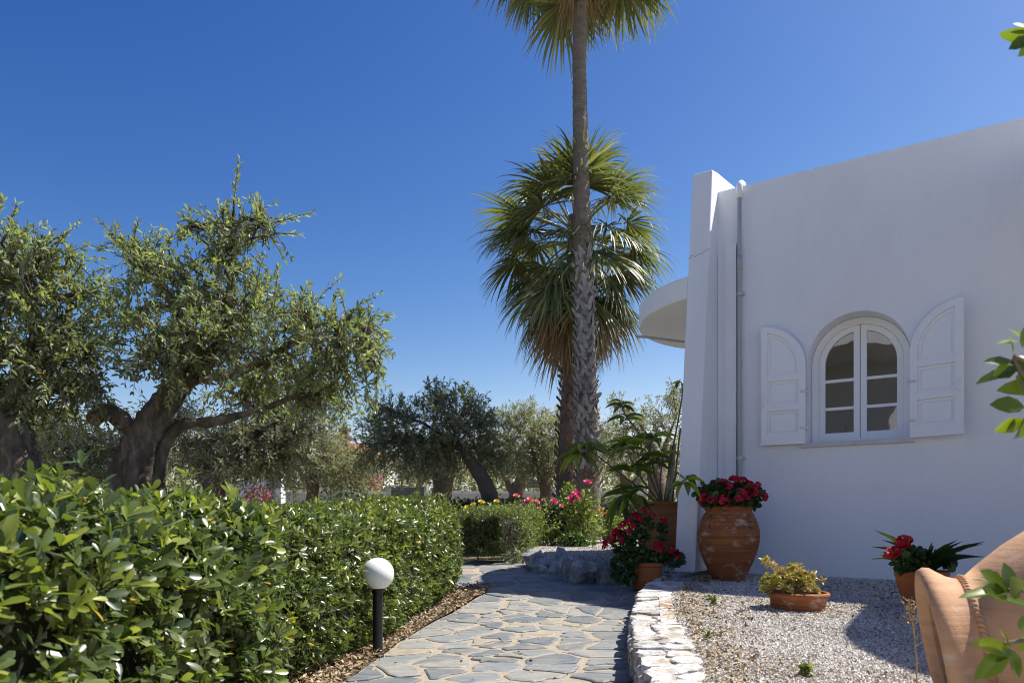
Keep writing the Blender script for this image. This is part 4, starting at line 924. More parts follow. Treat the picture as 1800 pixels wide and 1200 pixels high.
for path_, wh in (
    ([rootp, at(1120, 855, Yq), at(1075, 820, Yq - .2), at(1030, 785, Yq - .4)], [((1030, 782, Yq - .4), 13, .30, (-.8, 0, .3), .9, 1), ((1018, 800, Yq - .45), 9, .30, (-1, 0, -.2), 1.1, 1)]),
    ([rootp, at(1135, 820, Yq), at(1122, 760, Yq), at(1098, 728, Yq), at(1090, 705, Yq)], [((1090, 703, Yq), 7, .20, (-.2, 0, 1), .7, .9), ((1100, 732, Yq), 5, .22, (0, 0, 1), .7, 1), ((1118, 765, Yq), 6, .28, (0, 0, 1), .8, 1)]),
    ([rootp, at(1150, 830, Yq), at(1140, 790, Yq), at(1150, 765, Yq)], [((1150, 763, Yq), 10, .30, (.2, 0, 1), .8, 1), ((1142, 800, Yq), 8, .30, (0, 0, 1), .9, 1)]),
    ([rootp, at(1130, 845, Yq - .1), at(1108, 805, Yq - .2), at(1100, 780, Yq - .2)], [((1100, 778, Yq - .2), 10, .30, (-.2, 0, 1), .9, 1), ((1108, 820, Yq - .2), 9, .32, (0, 0, 1), 1.1, 1)]),
    ([rootp, at(1120, 880, Yq - .25), at(1098, 870, Yq - .4)], [((1098, 868, Yq - .4), 10, .34, (-.2, 0, .2), 1.8, .6), ((1112, 858, Yq - .3), 7, .30, (0, 0, .5), 1.3, .8)]),
    ([rootp, at(1190, 830, Yq - .5), at(1205, 842, Yq - 1.25)], [((1208, 840, Yq - 1.3), 9, .22, (.3, -.2, .5), 1.6, .7)]),
    ([rootp, at(1180, 800, Yq), at(1192, 740, Yq), at(1200, 690, Yq), at(1198, 672, Yq)], [((1197, 672, Yq), 4, .16, (-.3, 0, .6), .5, 1)]),
    ([rootp, at(1160, 850, Yq - .1), at(1165, 800, Yq - .1)], [((1165, 800, Yq - .1), 8, .26, (.2, 0, 1), .8, 1)])):
    stem([np.array(p) for p in path_])
    for (q_, n, L_, ax_, dr_, sp_) in wh: whorl(at(*q_), n, L_, ax_, dr_, sp_)
ms.build('stems', M['twig'], mg)
for k, (u0, v0, u1, v1, lab) in enumerate(((1172, 882, 1180, 782, 'shorter bamboo cane supporting the mango plant'), (1178, 882, 1186, 780, 'pale bamboo cane right beside the shorter cane'), (1182, 882, 1196, 752, 'thin dark cane leaning towards the corner fin'))):
    a, b = at(u0, v0, 7.95), at(u1, v1, 7.95); mb = MB(); n = 9; pts = [a + (b - a) * i / n for i in range(n + 1)]
    mb.tube(pts, [(.019 if k < 2 else .009) * (1.12 if i % 3 == 0 else 1) for i in range(n + 1)], 8); tag(mb.build('bamboo_cane', M['bamboo'] if k < 2 else M['twig'], None, smooth=True), lab, 'cane', 'canes in the mango urn')

# ------------------------------------------------------------------ weeds in the gravel
def weed(label, p, n, L_, h, mat, seed, cat='weed'):
    g = np.random.default_rng(seed); root = thing('weed', p, label, cat); mb = MB(); ms = MB(); p = np.array(p, float)
    for k in range(n):
        a = g.random() * 6.28; tp = p + np.array((math.cos(a) * h * .35, math.sin(a) * h * .35, h * (.5 + .6 * g.random()))); ms.tube([p, (p + tp) / 2 + g.normal(size=3) * .006, tp], .0018, 4, caps=False)
        m_ = 4; d = rdir(m_, .4); place(mb, T_LANCE, np.array([p + (tp - p) * f for f in (.5, .7, .9, 1)]), d, rdir(m_, 1), L_, L_ * .45, g.random(m_))
    tag(mb.build('leaves', M[mat], root, smooth=True), kind='stuff'); tag(ms.build('stems', M['dry_stalk'], root), kind='stuff')
for (u, v, n, L_, h, lab, sd) in ((1495, 1011, 5, .05, .10, 'small green weed at the wall foot, left of its twin', 1), (1523, 1011, 5, .045, .09, 'small green weed at the wall foot, right of its twin', 2), (1543, 1014, 3, .03, .05, 'tiny weed at the wall foot left of the strap leaved plant', 3),
    (1254, 1072, 6, .045, .05, 'green weed sprouting in gravel near the low wall', 4), (1243, 1124, 4, .03, .03, 'small weed between low wall and open gravel', 5), (1415, 1185, 12, .035, .045, 'spreading green weed in the gravel at the lower edge', 6), (1241, 1036, 4, .035, .04, 'weed in the shaded gravel in front of the tall urn', 7)):
    Y = .62 * 1250 / (v - 915) if v > 1030 else .55 * 1250 / (v - 915)
    x = (u - 900) / 1250 * Y; weed(lab, (x, Y, float(zbed(x, Y)) + .004), n, L_, h, 'shrub_leaf', sd)
st = at(1612, 1205, 2.55); dg = thing('dry_grass_stalk', (st[0], st[1], float(zbed(st[0], st[1]))), 'tall dry seed stalk standing in front of the lying amphora', 'weed'); g_ = np.random.default_rng(6); ms = MB(); mb = MB()
pts = [at(1612, 1225, 2.55), at(1611, 1160, 2.56), at(1606, 1100, 2.58), at(1600, 1060, 2.6), at(1591, 1052, 2.6)]; ms.tube(pts, [.003, .0028, .0024, .002, .0015], 6)
for k in range(110):
    f = g_.random(); p = pts[2] * (1 - f) + pts[3] * f + g_.normal(size=3) * np.array((.014, .012, .012)); place(mb, T_LANCE, p[None], rdir(1, .8), rdir(1), .016, .007, g_.random(1))
for k in range(6):
    f = .2 + .6 * g_.random(); p = pts[1] * (1 - f) + pts[2] * f; ms.tube([p, p + np.array((g_.normal() * .05, 0, .05))], .0012, 4)
ms.build('stalk', M['dry_stalk'], dg); tag(mb.build('seed_head', M['litter'], dg), kind='stuff')

# ------------------------------------------------------------------ citrus shrub at the right edge
ct = thing('citrus_tree', (1.25, 1.2, .15), 'young citrus tree whose leafy branch tips enter at the right edge', 'tree'); ms = MB()
trunk = [(1.25, 1.2, .1), (1.24, 1.2, .6), (1.27, 1.22, 1.1), (1.22, 1.25, 1.7)]; ms.tube(trunk, [.03, .027, .022, .012], 8)
tm = MB(); tm.add(*T_OVAL); pr = tm.build('leaf', M['citrus'], None, smooth=True); me_ct = pr.data; bpy.data.objects.remove(pr)
Yc = 1.18; g_ = np.random.default_rng(19)
def twig(start, pts): ms.tube([np.array(start)] + [at(*p) for p in pts], np.linspace(.009, .003, len(pts) + 1), 6)
def cleaf(u0, v0, u1, v1, wpx, Y0=Yc, dy=0.0, face=(0, -1, .3)):
    a, b = at(u0, v0, Y0), at(u1, v1, Y0 + dy); d = b - a; L_ = np.linalg.norm(d); link_copy('leaf', me_ct, ct, basis(a, d, face, L_, wpx / 1250 * Y0))
twig((1.25, 1.2, .95), [(1900, 700, Yc), (1830, 690, Yc), (1795, 655, Yc), (1780, 630, Yc)]); twig((1.25, 1.2, .95), [(1900, 640, Yc), (1810, 640, Yc), (1782, 625, Yc)])
twig((1.25, 1.2, .62), [(1900, 1020, Yc), (1830, 1040, Yc), (1770, 1035, Yc)]); twig((1.25, 1.2, .45), [(1900, 1130, Yc), (1830, 1120, Yc), (1765, 1130, Yc)]); twig((1.23, 1.24, 1.5), [(1900, 120, Yc), (1850, 60, Yc), (1810, 62, Yc)])
for a in ((1790, 650, 1715, 668, 34, Yc, .02, (.1, -.6, .8)), (1785, 640, 1735, 630, 22, Yc, -.02, (0, -.8, .5)), (1786, 642, 1748, 660, 30, Yc, 0, (0, -1, .1)), (1790, 600, 1752, 603, 24, Yc, 0, (.2, -.4, .9)), (1780, 622, 1778, 588, 20, Yc, 0, (.9, -.5, 0)), (1796, 610, 1808, 572, 26, Yc, 0, (.3, -1, .2)), (1830, 630, 1782, 571, 24, Yc, .03, (.5, -.5, .6)),
          (1786, 660, 1820, 690, 34, Yc, 0, (0, -1, .2)), (1830, 680, 1757, 682, 34, Yc, 0, (0, -1, .35)), (1800, 715, 1744, 708, 34, Yc, 0, (.1, -1, .3)), (1800, 738, 1752, 757, 26, Yc, 0, (.3, -1, .1)), (1786, 735, 1772, 760, 18, Yc, 0, (.6, -1, 0)), (1805, 720, 1788, 775, 26, Yc, 0, (.9, -.6, .1)), (1812, 735, 1792, 770, 24, Yc, 0, (.4, -1, .1)), (1792, 655, 1808, 628, 30, Yc, 0, (-.2, -1, .2)), (1835, 650, 1785, 620, 30, Yc, .02, (.2, -.8, .6)),
          (1775, 1040, 1688, 1042, 30, Yc, 0, (.1, -.5, .9)), (1772, 1035, 1710, 1012, 26, Yc, .03, (.5, -.5, .6)), (1766, 1035, 1728, 1000, 36, Yc, 0, (.5, -.9, .2)), (1775, 1040, 1770, 988, 36, Yc, 0, (.3, -1, .2)), (1790, 1050, 1782, 1014, 40, Yc, -.02, (.1, -1, .3)), (1770, 1050, 1735, 1030, 34, Yc, -.02, (.3, -.9, .4)), (1760, 1052, 1832, 1070, 30, Yc, 0, (0, -.6, .9)), (1800, 1080, 1800, 1110, 30, Yc, 0, (.2, -1, .2)), (1810, 1060, 1840, 1030, 36, Yc, 0, (-.2, -1, .3)),
          (1780, 1148, 1716, 1125, 34, Yc, -.02, (.3, -.9, .5)), (1770, 1145, 1718, 1190, 36, Yc, -.02, (.4, -.7, .7)), (1775, 1150, 1727, 1160, 20, Yc, 0, (.2, -.6, .8)), (1770, 1140, 1800, 1190, 32, Yc, 0, (0, -.8, .6)), (1790, 1140, 1830, 1120, 34, Yc, 0, (0, -.8, .6)), (1775, 1140, 1765, 1105, 12, Yc, -.03, (1, -.3, 0)), (1810, 1150, 1850, 1190, 36, Yc, 0, (0, -.9, .5)),
          (1815, 60, 1758, 62, 26, Yc, 0, (.2, -.5, -.8)), (1810, 66, 1776, 84, 22, Yc, 0, (.2, -.9, .1)), (1812, 55, 1785, 38, 22, Yc, 0, (.5, -.8, .3)), (1815, 75, 1792, 98, 18, Yc, 0, (.5, -.8, .3)), (1820, 50, 1840, 20, 30, Yc, 0, (0, -.9, .3))): cleaf(*a)
for k in range(70):                                              # rest of the crown, outside the frame
    p = np.array((1.30 + .16 * abs(g_.normal()), 1.15 + g_.normal() * .12, .5 + 1.2 * g_.random()))
    if p[0] / p[1] < .76: p[0] = .80 * p[1] + .1
    d = rdir(1, .1)[0]; d[0] = abs(d[0]); link_copy('leaf', me_ct, ct, basis(p, d, rdir(1, 1)[0], .07, .034))
ms.build('branches', M['twig'], ct)
# ------------------------------------------------------------------ olive trees
OLG = 'olive trees of the garden'
def olive(label, base, trunks, clumps, ntw, lpt, leaf, wid, mat, bark, seed, tw_len=.32, tubes=True, T=T_LANCE, shoots=(), sides=14, lobes=.30, cuts=(), bare=0, droop=.25):
    g = np.random.default_rng(seed); base = np.array(base, float); root = thing('olive_tree', base, label, 'tree', OLG)
    mb = MB(); nodes = []
    for ti, (pts, rad) in enumerate(trunks):
        pts = np.array(pts, float); m = (len(pts) - 1) * 10 + 1; t = np.linspace(0, len(pts) - 1, m)
        # smooth curve through the given points
        C = np.stack([np.interp(t, np.arange(len(pts)), pts[:, k]) for k in range(3)], -1); rr = np.interp(t, np.arange(len(pts)), rad) * (.78 if tubes and leaf < .065 else 1.0)
        for _ in range(12): C[1:-1] = (C[:-2] + 2 * C[1:-1] + C[2:]) / 4
        tb_ = MB(); tb_.tube(C, rr, sides * 2, rough=.025, seed=seed + ti); Vt = tb_.V[0]; cn_ = np.repeat(C, sides * 2, 0); dn = nrm(Vt - cn_); rv = np.repeat(rr, sides * 2)
        sq = Vt * np.array((1, 1, .35)); Vt = Vt + dn * (rv * lobes * (1.5 * vnoise(sq, 7) + 1.2 * vnoise(sq + 4, 16) + .8 * vnoise(sq + 8, 38)))[:, None]
        mb.V.append(Vt); mb.R += tb_.R; mb.F += [f + mb.n for f in tb_.F]; mb.M += tb_.M; mb.n += tb_.n; nodes.append(C[m // 3:])
    tr = mb.build('trunk', bark, root, smooth=True)
    for (a, b, r_) in cuts:
        c_ = MB(); a = np.array(a); b = np.array(b); c_.tube([a, a + (b - a) * .5, b], [r_ * 1.1, r_, r_ * .98], 12, rough=.04, seed=3); c_.build('cut_stub', M['bark_cut'], tr)
    nodes = np.concatenate(nodes); cl = np.array(clumps, float)
    br = MB(); subs = []
    for c in cl:
        C0 = c[:3]; i = np.argmin(np.linalg.norm(nodes - C0, axis=1) + .4 * np.maximum(0, nodes[:, 2] - C0[2])); s = nodes[i]
        mid = (s + C0) / 2 + g.normal(size=3) * .07 * np.linalg.norm(C0 - s) + np.array((0, 0, .05)); r0 = np.clip(.02 + .012 * np.linalg.norm(C0 - s), .012, .05)
        br.tube([s, mid, C0], [r0, r0 * .75, r0 * .5], 7, rough=.06, caps=False, seed=seed)
        for k in range(7 if c[3] > .2 else 2):
            d = nrm(g.normal(size=3)) * c[3:6] * (.45 + .3 * g.random()); e = C0 + d; f = g.random() * .6; b0 = mid * (1 - f) + C0 * f
            m_ = (b0 + e) / 2 + g.normal(size=3) * .05; br.tube([b0, m_, e], [r0 * .5, r0 * .36, r0 * .2], 5, caps=False); subs += [m_, e, (m_ + e) / 2]
    subs = np.array(subs)
    w = cl[:, 3] * cl[:, 4] * cl[:, 5]; w = w ** .72; w /= w.sum(); ci = g.choice(len(cl), ntw, p=w)
    d = nrm(g.normal(size=(ntw, 3))); rad = g.random(ntw) ** .42
    S = cl[ci, :3] + d * cl[ci, 3:6] * rad[:, None] * (1 + .22 * vnoise(d * 2.2 + cl[ci, :3], 1.4))[:, None]
    out = nrm(d + .5 * nrm(S - cl[:, :3].mean(0))); up = np.where(S[:, 2] > cl[ci, 2], .55, -droop)
    D = nrm(out * .8 + np.c_[np.zeros((ntw, 2)), up] + g.normal(size=(ntw, 3)) * .38); Lt = tw_len * (.55 + .8 * g.random(ntw))
    bend = np.c_[g.normal(size=(ntw, 2)) * .12, -.12 - .2 * g.random(ntw)] * Lt[:, None]
    S0 = S - D * Lt[:, None] * .5
    extra = []
    for (pts, n_) in shoots: extra.append((np.array(pts, float), n_))
    P = []; LD = []; rb = np.clip(g.normal(.45, .22, ntw), 0, 1); RR = []
    half = lpt // 2
    for k in range(half):
        f = (k + .6 + .3 * g.random(ntw)) / half; pos = S0 + D * (Lt * f)[:, None] + bend * (f ** 2)[:, None]
        tdir = nrm(D * Lt[:, None] + 2 * bend * f[:, None]); sidev = nrm(np.cross(tdir, g.normal(size=tdir.shape)))
        for sg in (1, -1):
            P.append(pos); LD.append(nrm(tdir * .75 + sidev * sg * .75 + g.normal(size=tdir.shape) * .15)); RR.append(np.clip(rb + .3 * (f - .5) + g.normal(size=ntw) * .1, 0, 1))
    for pts, n_ in extra:
        t = np.linspace(.12, 1, n_); C = np.stack([np.interp(t, np.linspace(0, 1, len(pts)), pts[:, k]) for k in range(3)], -1); tdir = nrm(np.gradient(C, axis=0)); sidev = nrm(np.cross(tdir, g.normal(size=tdir.shape)))
        for sg in (1, -1): P.append(C); LD.append(nrm(tdir + sidev * sg * .7)); RR.append(np.clip(g.normal(.7, .15, n_), 0, 1))
        br.tube(pts, np.linspace(.008, .002, len(pts)), 5, caps=False)
    P = np.concatenate(P); LD = np.concatenate(LD); RR = np.concatenate(RR); n = len(P)
    N = nrm(g.normal(size=(n, 3)) * .8 + np.array((0, 0, .9))); L_ = leaf * (.6 + .65 * g.random(n))
    mb = MB(); place(mb, T, P, LD, N, L_, L_ * wid, RR); tag(mb.build('crown', M[mat], root, smooth=False), kind='stuff')
    if tubes:
        tb = MB(); E = S0 + D * Lt[:, None] + bend; Mi = S0 + D * (Lt * .5)[:, None] + bend * .25
        j = np.array([np.argmin(((subs - s) ** 2).sum(1)) for s in S0[:: 2]]); 
        for i in range(ntw):
            tb.tube([S0[i], Mi[i], E[i]], [.0035, .0028, .0014], 3, caps=False)
        for q_, jj in enumerate(j): tb.tube([subs[jj], S0[q_ * 2]], [.005, .0035], 3, caps=False)
        tb.build('twigs', M['twig'], root)
    br.build('branches', bark, root, smooth=True)
    return root
def A(u, v, Y): return tuple(at(u, v, Y))
def cl_px(lst, Y):
    out = []
    for (u, v, dy, ru, rv, rd) in lst:
        p = at(u, v, Y + dy); k = (Y + dy) / 1250; out.append((*p, ru * k, rd, rv * k))
    return out
Y1 = 5.2
olive('gnarled old olive with thick forked trunk behind the near hedge', (-2.75, Y1, .0),
    [([A(238, 960, Y1), A(236, 880, Y1), A(234, 815, Y1), A(252, 765, Y1), A(285, 712, Y1), A(330, 668, Y1), A(362, 640, Y1), A(400, 590, Y1 + .1)], [.24, .205, .165, .145, .125, .105, .09, .04]),
     ([A(275, 950, Y1 + .1), A(272, 870, Y1 + .1), A(278, 810, Y1 + .1), A(292, 765, Y1 + .1), A(325, 742, Y1 + .1), A(372, 742, Y1 + .15), A(410, 733, Y1 + .2), A(470, 716, Y1 + .25)], [.15, .12, .10, .08, .062, .052, .044, .024]),
     ([A(250, 770, Y1), A(218, 742, Y1 - .05), A(188, 722, Y1 - .1), A(172, 728, Y1 - .12)], [.09, .075, .06, .058]),
     ([A(350, 655, Y1), A(395, 662, Y1 + .1), A(450, 640, Y1 + .2), A(520, 600, Y1 + .1), A(560, 566, Y1), A(640, 577, Y1 - .1)], [.07, .055, .04, .028, .022, .017]),
     ([A(340, 660, Y1), A(330, 590, Y1 + .1), A(300, 520, Y1), A(250, 470, Y1)], [.1, .06, .04, .02]),
     ([A(390, 600, Y1), A(405, 520, Y1), A(410, 420, Y1), A(412, 350, Y1)], [.06, .04, .022, .01])],
    cl_px([(395, 452, 0, 66, 56, .4), (350, 520, .1, 92, 66, .5), (258, 470, 0, 62, 46, .35), (430, 545, -.1, 92, 62, .5), (545, 560, 0, 76, 34, .35), (600, 605, 0, 74, 52, .4), (650, 650, -.05, 28, 54, .2), (500, 640, .3, 92, 58, .45), (300, 610, -.2, 70, 52, .35), (222, 560, .2, 42, 44, .3), (405, 390, 0, 40, 34, .25), (330, 400, 0, 26, 22, .15), (470, 395, 0, 40, 22, .2), (430, 690, .6, 80, 36, .4), (560, 690, .3, 50, 34, .3), (610, 560, 0, 46, 30, .3), (225, 425, 0, 38, 26, .2), (650, 590, -.1, 30, 26, .2), (590, 655, .1, 60, 40, .3), (330, 590, -.4, 80, 50, .25), (285, 640, -.4, 50, 40, .2), (420, 610, -.3, 70, 50, .25)], Y1),
    860, 22, .045, .36, 'olive_leaf', M['bark_olive'], 51, tw_len=.30,
    shoots=[([A(408, 430, Y1), A(410, 370, Y1), A(415, 320, Y1), A(421, 278, Y1)], 20), ([A(415, 420, Y1), A(455, 400, Y1), A(505, 385, Y1), A(548, 374, Y1)], 18), ([A(400, 430, Y1), A(360, 400, Y1), A(318, 378, Y1)], 14), ([A(440, 430, Y1), A(460, 380, Y1), A(455, 342, Y1)], 14), ([A(440, 420, Y1), A(490, 410, Y1), A(528, 412, Y1)], 12), ([A(250, 470, Y1), A(235, 420, Y1), A(243, 388, Y1)], 14), ([A(240, 470, Y1), A(205, 430, Y1), A(190, 405, Y1)], 12), ([A(300, 470, Y1), A(296, 430, Y1), A(296, 418, Y1)], 9), ([A(640, 577, Y1 - .1), A(660, 556, Y1 - .1), A(690, 553, Y1 - .1)], 8), ([A(645, 590, Y1 - .1), A(662, 650, Y1 - .1), A(660, 722, Y1 - .1)], 22), ([A(480, 540, Y1), A(487, 490, Y1), A(490, 470, Y1)], 12), ([A(590, 560, Y1), A(586, 530, Y1), A(592, 515, Y1)], 12)],
    cuts=[(A(356, 640, Y1 - .05), A(364, 668, Y1 - .16), .042), (A(175, 727, Y1 - .1), A(164, 738, Y1 - .16), .055)])
Y2 = 4.7
olive('old olive with thick pale trunk cut by the left picture edge', (-3.3, Y2, 0),
    [([A(45, 980, Y2), A(38, 880, Y2), A(22, 800, Y2), A(2, 740, Y2), A(-30, 700, Y2), A(-60, 640, Y2)], [.24, .20, .16, .14, .15, .10]), ([A(0, 740, Y2), A(40, 660, Y2), A(70, 580, Y2), A(50, 500, Y2)], [.1, .06, .04, .02]), ([A(-10, 735, Y2), A(-60, 640, Y2), A(-60, 540, Y2)], [.09, .06, .03])],
    cl_px([(15, 440, 0, 60, 46, .35), (60, 505, 0, 80, 62, .45), (110, 575, .1, 70, 66, .4), (35, 620, 0, 90, 70, .5), (120, 670, .1, 62, 64, .4), (60, 710, .2, 70, 50, .4), (150, 510, 0, 36, 34, .25), (-50, 520, 0, 80, 90, .5), (160, 620, .1, 30, 50, .25), (90, 440, 0, 40, 30, .25)], Y2),
    600, 22, .045, .36, 'olive_leaf', M['bark_olive'], 62, tw_len=.30, shoots=[([A(20, 440, Y2), A(15, 400, Y2), A(30, 360, Y2)], 14), ([A(60, 450, Y2), A(95, 420, Y2), A(115, 412, Y2)], 12), ([A(-10, 430, Y2), A(-5, 380, Y2), A(5, 352, Y2)], 14), ([A(120, 500, Y2), A(140, 470, Y2), A(148, 450, Y2)], 10)])
def simple_olive(label, u, v0, Y, lean, crown, ntw, lpt, leaf, mat, seed, r0=.17, wid=.34, tubes=False, top=None, fork=True):
    tp = top or (u + lean, crown[0][1]); z0 = .2
    b = at(u, 915, Y); b = (b[0], b[1], z0)
    tr = [([b, at(u, v0, Y), at(u + lean * .35, v0 - (v0 - tp[1]) * .45, Y), at(u + lean, tp[1] + 12, Y)], [r0 * 1.3, r0, r0 * .8, r0 * .4]), ([at(u, v0 - 8, Y), at(u - lean * .4, v0 - (v0 - tp[1]) * .5, Y + .1), at(u - lean * .9, tp[1] + 20, Y + .1)], [r0 * .7, r0 * .5, r0 * .25])]
    if not fork: tr = tr[:1]
    return olive(label, b, tr, cl_px(crown, Y), ntw, lpt, leaf, wid, mat, M['bark_far'], seed, tw_len=.42, tubes=tubes, T=T_QUAD, sides=9, lobes=.14)
simple_olive('dark green olive with leaning black trunk in the centre', 866, 880, 14, -62, [(790, 735, 0, 72, 52, .9), (700, 765, 0, 60, 56, .8), (845, 745, .2, 42, 40, .7), (745, 800, -.2, 62, 34, .8), (655, 780, .2, 36, 48, .6), (868, 800, .3, 34, 34, .6), (775, 700, 0, 34, 26, .5), (825, 702, 0, 24, 20, .4), (680, 720, 0, 40, 26, .5), (800, 790, .2, 60, 34, .7)], 1150, 16, .085, 'olive_dark', 71, .17, tubes=True, top=(805, 770), fork=False)
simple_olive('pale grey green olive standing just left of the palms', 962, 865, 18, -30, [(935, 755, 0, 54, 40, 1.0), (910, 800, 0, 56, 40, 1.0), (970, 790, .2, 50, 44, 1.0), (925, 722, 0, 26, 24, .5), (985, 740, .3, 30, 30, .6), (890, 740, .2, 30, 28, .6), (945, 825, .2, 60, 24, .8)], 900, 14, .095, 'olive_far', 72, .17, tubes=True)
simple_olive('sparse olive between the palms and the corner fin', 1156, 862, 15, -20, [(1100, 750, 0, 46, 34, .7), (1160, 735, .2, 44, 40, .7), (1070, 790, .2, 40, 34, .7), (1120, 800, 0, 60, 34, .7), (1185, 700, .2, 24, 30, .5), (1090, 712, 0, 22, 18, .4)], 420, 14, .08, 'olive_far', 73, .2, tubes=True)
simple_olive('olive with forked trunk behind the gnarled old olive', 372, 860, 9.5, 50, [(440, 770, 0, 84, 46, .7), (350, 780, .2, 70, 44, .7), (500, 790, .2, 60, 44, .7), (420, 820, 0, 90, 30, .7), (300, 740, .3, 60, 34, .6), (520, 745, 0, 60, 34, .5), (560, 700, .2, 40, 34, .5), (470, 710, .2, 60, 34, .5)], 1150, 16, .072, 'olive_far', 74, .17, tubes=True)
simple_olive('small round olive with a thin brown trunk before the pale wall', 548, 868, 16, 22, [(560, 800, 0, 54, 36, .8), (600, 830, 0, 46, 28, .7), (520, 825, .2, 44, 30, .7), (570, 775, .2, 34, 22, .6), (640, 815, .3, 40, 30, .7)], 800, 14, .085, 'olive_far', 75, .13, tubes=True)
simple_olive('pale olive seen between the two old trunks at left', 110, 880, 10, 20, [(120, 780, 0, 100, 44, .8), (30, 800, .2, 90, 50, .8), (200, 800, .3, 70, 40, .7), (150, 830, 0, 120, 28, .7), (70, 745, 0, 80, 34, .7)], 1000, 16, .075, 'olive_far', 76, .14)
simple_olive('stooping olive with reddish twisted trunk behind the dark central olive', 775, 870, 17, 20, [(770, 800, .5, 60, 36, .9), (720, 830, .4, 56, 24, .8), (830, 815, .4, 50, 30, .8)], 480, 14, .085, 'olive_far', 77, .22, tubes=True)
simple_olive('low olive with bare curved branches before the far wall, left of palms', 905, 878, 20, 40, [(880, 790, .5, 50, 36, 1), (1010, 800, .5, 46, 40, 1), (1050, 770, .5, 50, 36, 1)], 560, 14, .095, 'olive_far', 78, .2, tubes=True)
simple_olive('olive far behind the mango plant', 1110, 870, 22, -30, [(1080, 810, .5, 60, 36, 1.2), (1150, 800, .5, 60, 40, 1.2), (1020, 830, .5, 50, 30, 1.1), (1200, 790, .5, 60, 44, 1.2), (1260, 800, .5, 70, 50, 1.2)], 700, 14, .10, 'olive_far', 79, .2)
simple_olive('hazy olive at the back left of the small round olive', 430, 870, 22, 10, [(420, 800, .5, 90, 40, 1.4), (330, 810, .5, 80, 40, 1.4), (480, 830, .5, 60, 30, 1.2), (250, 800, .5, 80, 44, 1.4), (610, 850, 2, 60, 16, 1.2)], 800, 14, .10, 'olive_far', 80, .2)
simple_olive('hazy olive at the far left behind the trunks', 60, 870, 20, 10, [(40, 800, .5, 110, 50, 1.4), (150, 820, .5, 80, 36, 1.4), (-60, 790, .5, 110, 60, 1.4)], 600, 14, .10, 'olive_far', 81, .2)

# olives added behind the camera to hold skylight off the house wall
def copy_tree(o, parent=None):
    c = o.copy(); COL.objects.link(c); c.parent = parent
    for ch in list(o.children): copy_tree(ch, c)
    return c
src = [o for o in COL.objects if o.name == 'olive_tree'][0]
for (x, y, rz, sc_, lab) in ((-4.0, -3.0, 2.2, .95, 'olive added behind the camera to dim the house wall, mirrored in the lower panes'), (-1.2, -6.5, .6, 1.2, 'unseen olive added behind the camera to dim the house wall')):
    t_ = copy_tree(src); t_.location = (x, y, 0); t_.rotation_euler = (0, 0, rz); t_.scale = (sc_,) * 3; t_['label'] = lab

# ------------------------------------------------------------------ fan palms
def frond_mesh(el, dead, seed, pet=.95, fan=.88, nseg=40):
    """one fan leaf standing at elevation el in the plane x = across, y = outward, z = up"""
    g = np.random.default_rng(seed); mb = MB(); e = R(el)
    d0 = np.array((0, math.cos(e), math.sin(e))); P = [np.zeros(3)]; cur = d0.copy()
    for k in range(5):
        cur = nrm(cur + np.array((0, 0, -.07 if not dead else -.16))); P.append(P[-1] + cur * pet / 5)
    mb.tube(P, np.linspace(.022, .010, 6), 5, r=.75 if not dead else .4)
    hub = P[-1]; ax = nrm(P[-1] - P[-2]); sd = np.array((1.0, 0, 0)); nn = np.cross(sd, ax)
    span = 1.75 if not dead else .9
    for i in range(nseg):
        th = -span + 2 * span * i / (nseg - 1) + g.normal() * .02; L_ = fan * (1.0 - .22 * (abs(th) / span) ** 2) * (.9 + .2 * g.random())
        dirv = nrm(ax * math.cos(th) + sd * math.sin(th) + nn * (-.18 + .10 * g.normal())); n = 7; C = [hub]; cd = dirv.copy(); dr = (.03 + .05 * g.random()) * (1.0 if not dead else 2.6)
        for k in range(n):
            f = (k + 1) / n; cd = nrm(cd + np.array((0, 0, -1)) * dr * (f ** 2.2) * (5.5 if not dead else 3.2) + g.normal(size=3) * .012); C.append(C[-1] + cd * L_ / n)
        C = np.array(C); t = np.linspace(0, 1, n + 1); wmax = fan * span * 2 / nseg * .62
        w = wmax * np.minimum(t / .36, 1) * np.clip((1 - t) / .62, .03, 1) * .5 + .0015
        if dead: w *= .62
        T_ = nrm(np.gradient(C, axis=0)); X = nrm(np.cross(T_, nn[None] + np.zeros_like(T_))); Z = np.cross(X, T_)
        V = np.stack([C - X * w[:, None] + Z * (w * .35)[:, None], C, C + X * w[:, None] + Z * (w * .35)[:, None]], 1).reshape(-1, 3)
        F = [(3 * k + a, 3 * k + a + 1, 3 * k + a + 4, 3 * k + a + 3) for k in range(n) for a in (0, 1)]
        mb.add(V, F, np.clip(g.normal(.45, .22) + np.repeat(.35 * t ** 3, 3), 0, 1))
    o = mb.build('frond', M['palm_dead' if dead else 'palm_green'], None, smooth=True); me = o.data; bpy.data.objects.remove(o); return me
FR = {el: [frond_mesh(el, False, 100 + el + k) for k in range(2)] for el in (72, 48, 25, 5, -18, -40)}
FD = [frond_mesh(el, True, 300 + el + k, pet=.7, fan=.9, nseg=26) for el in (-30, -55, -70) for k in range(2)]
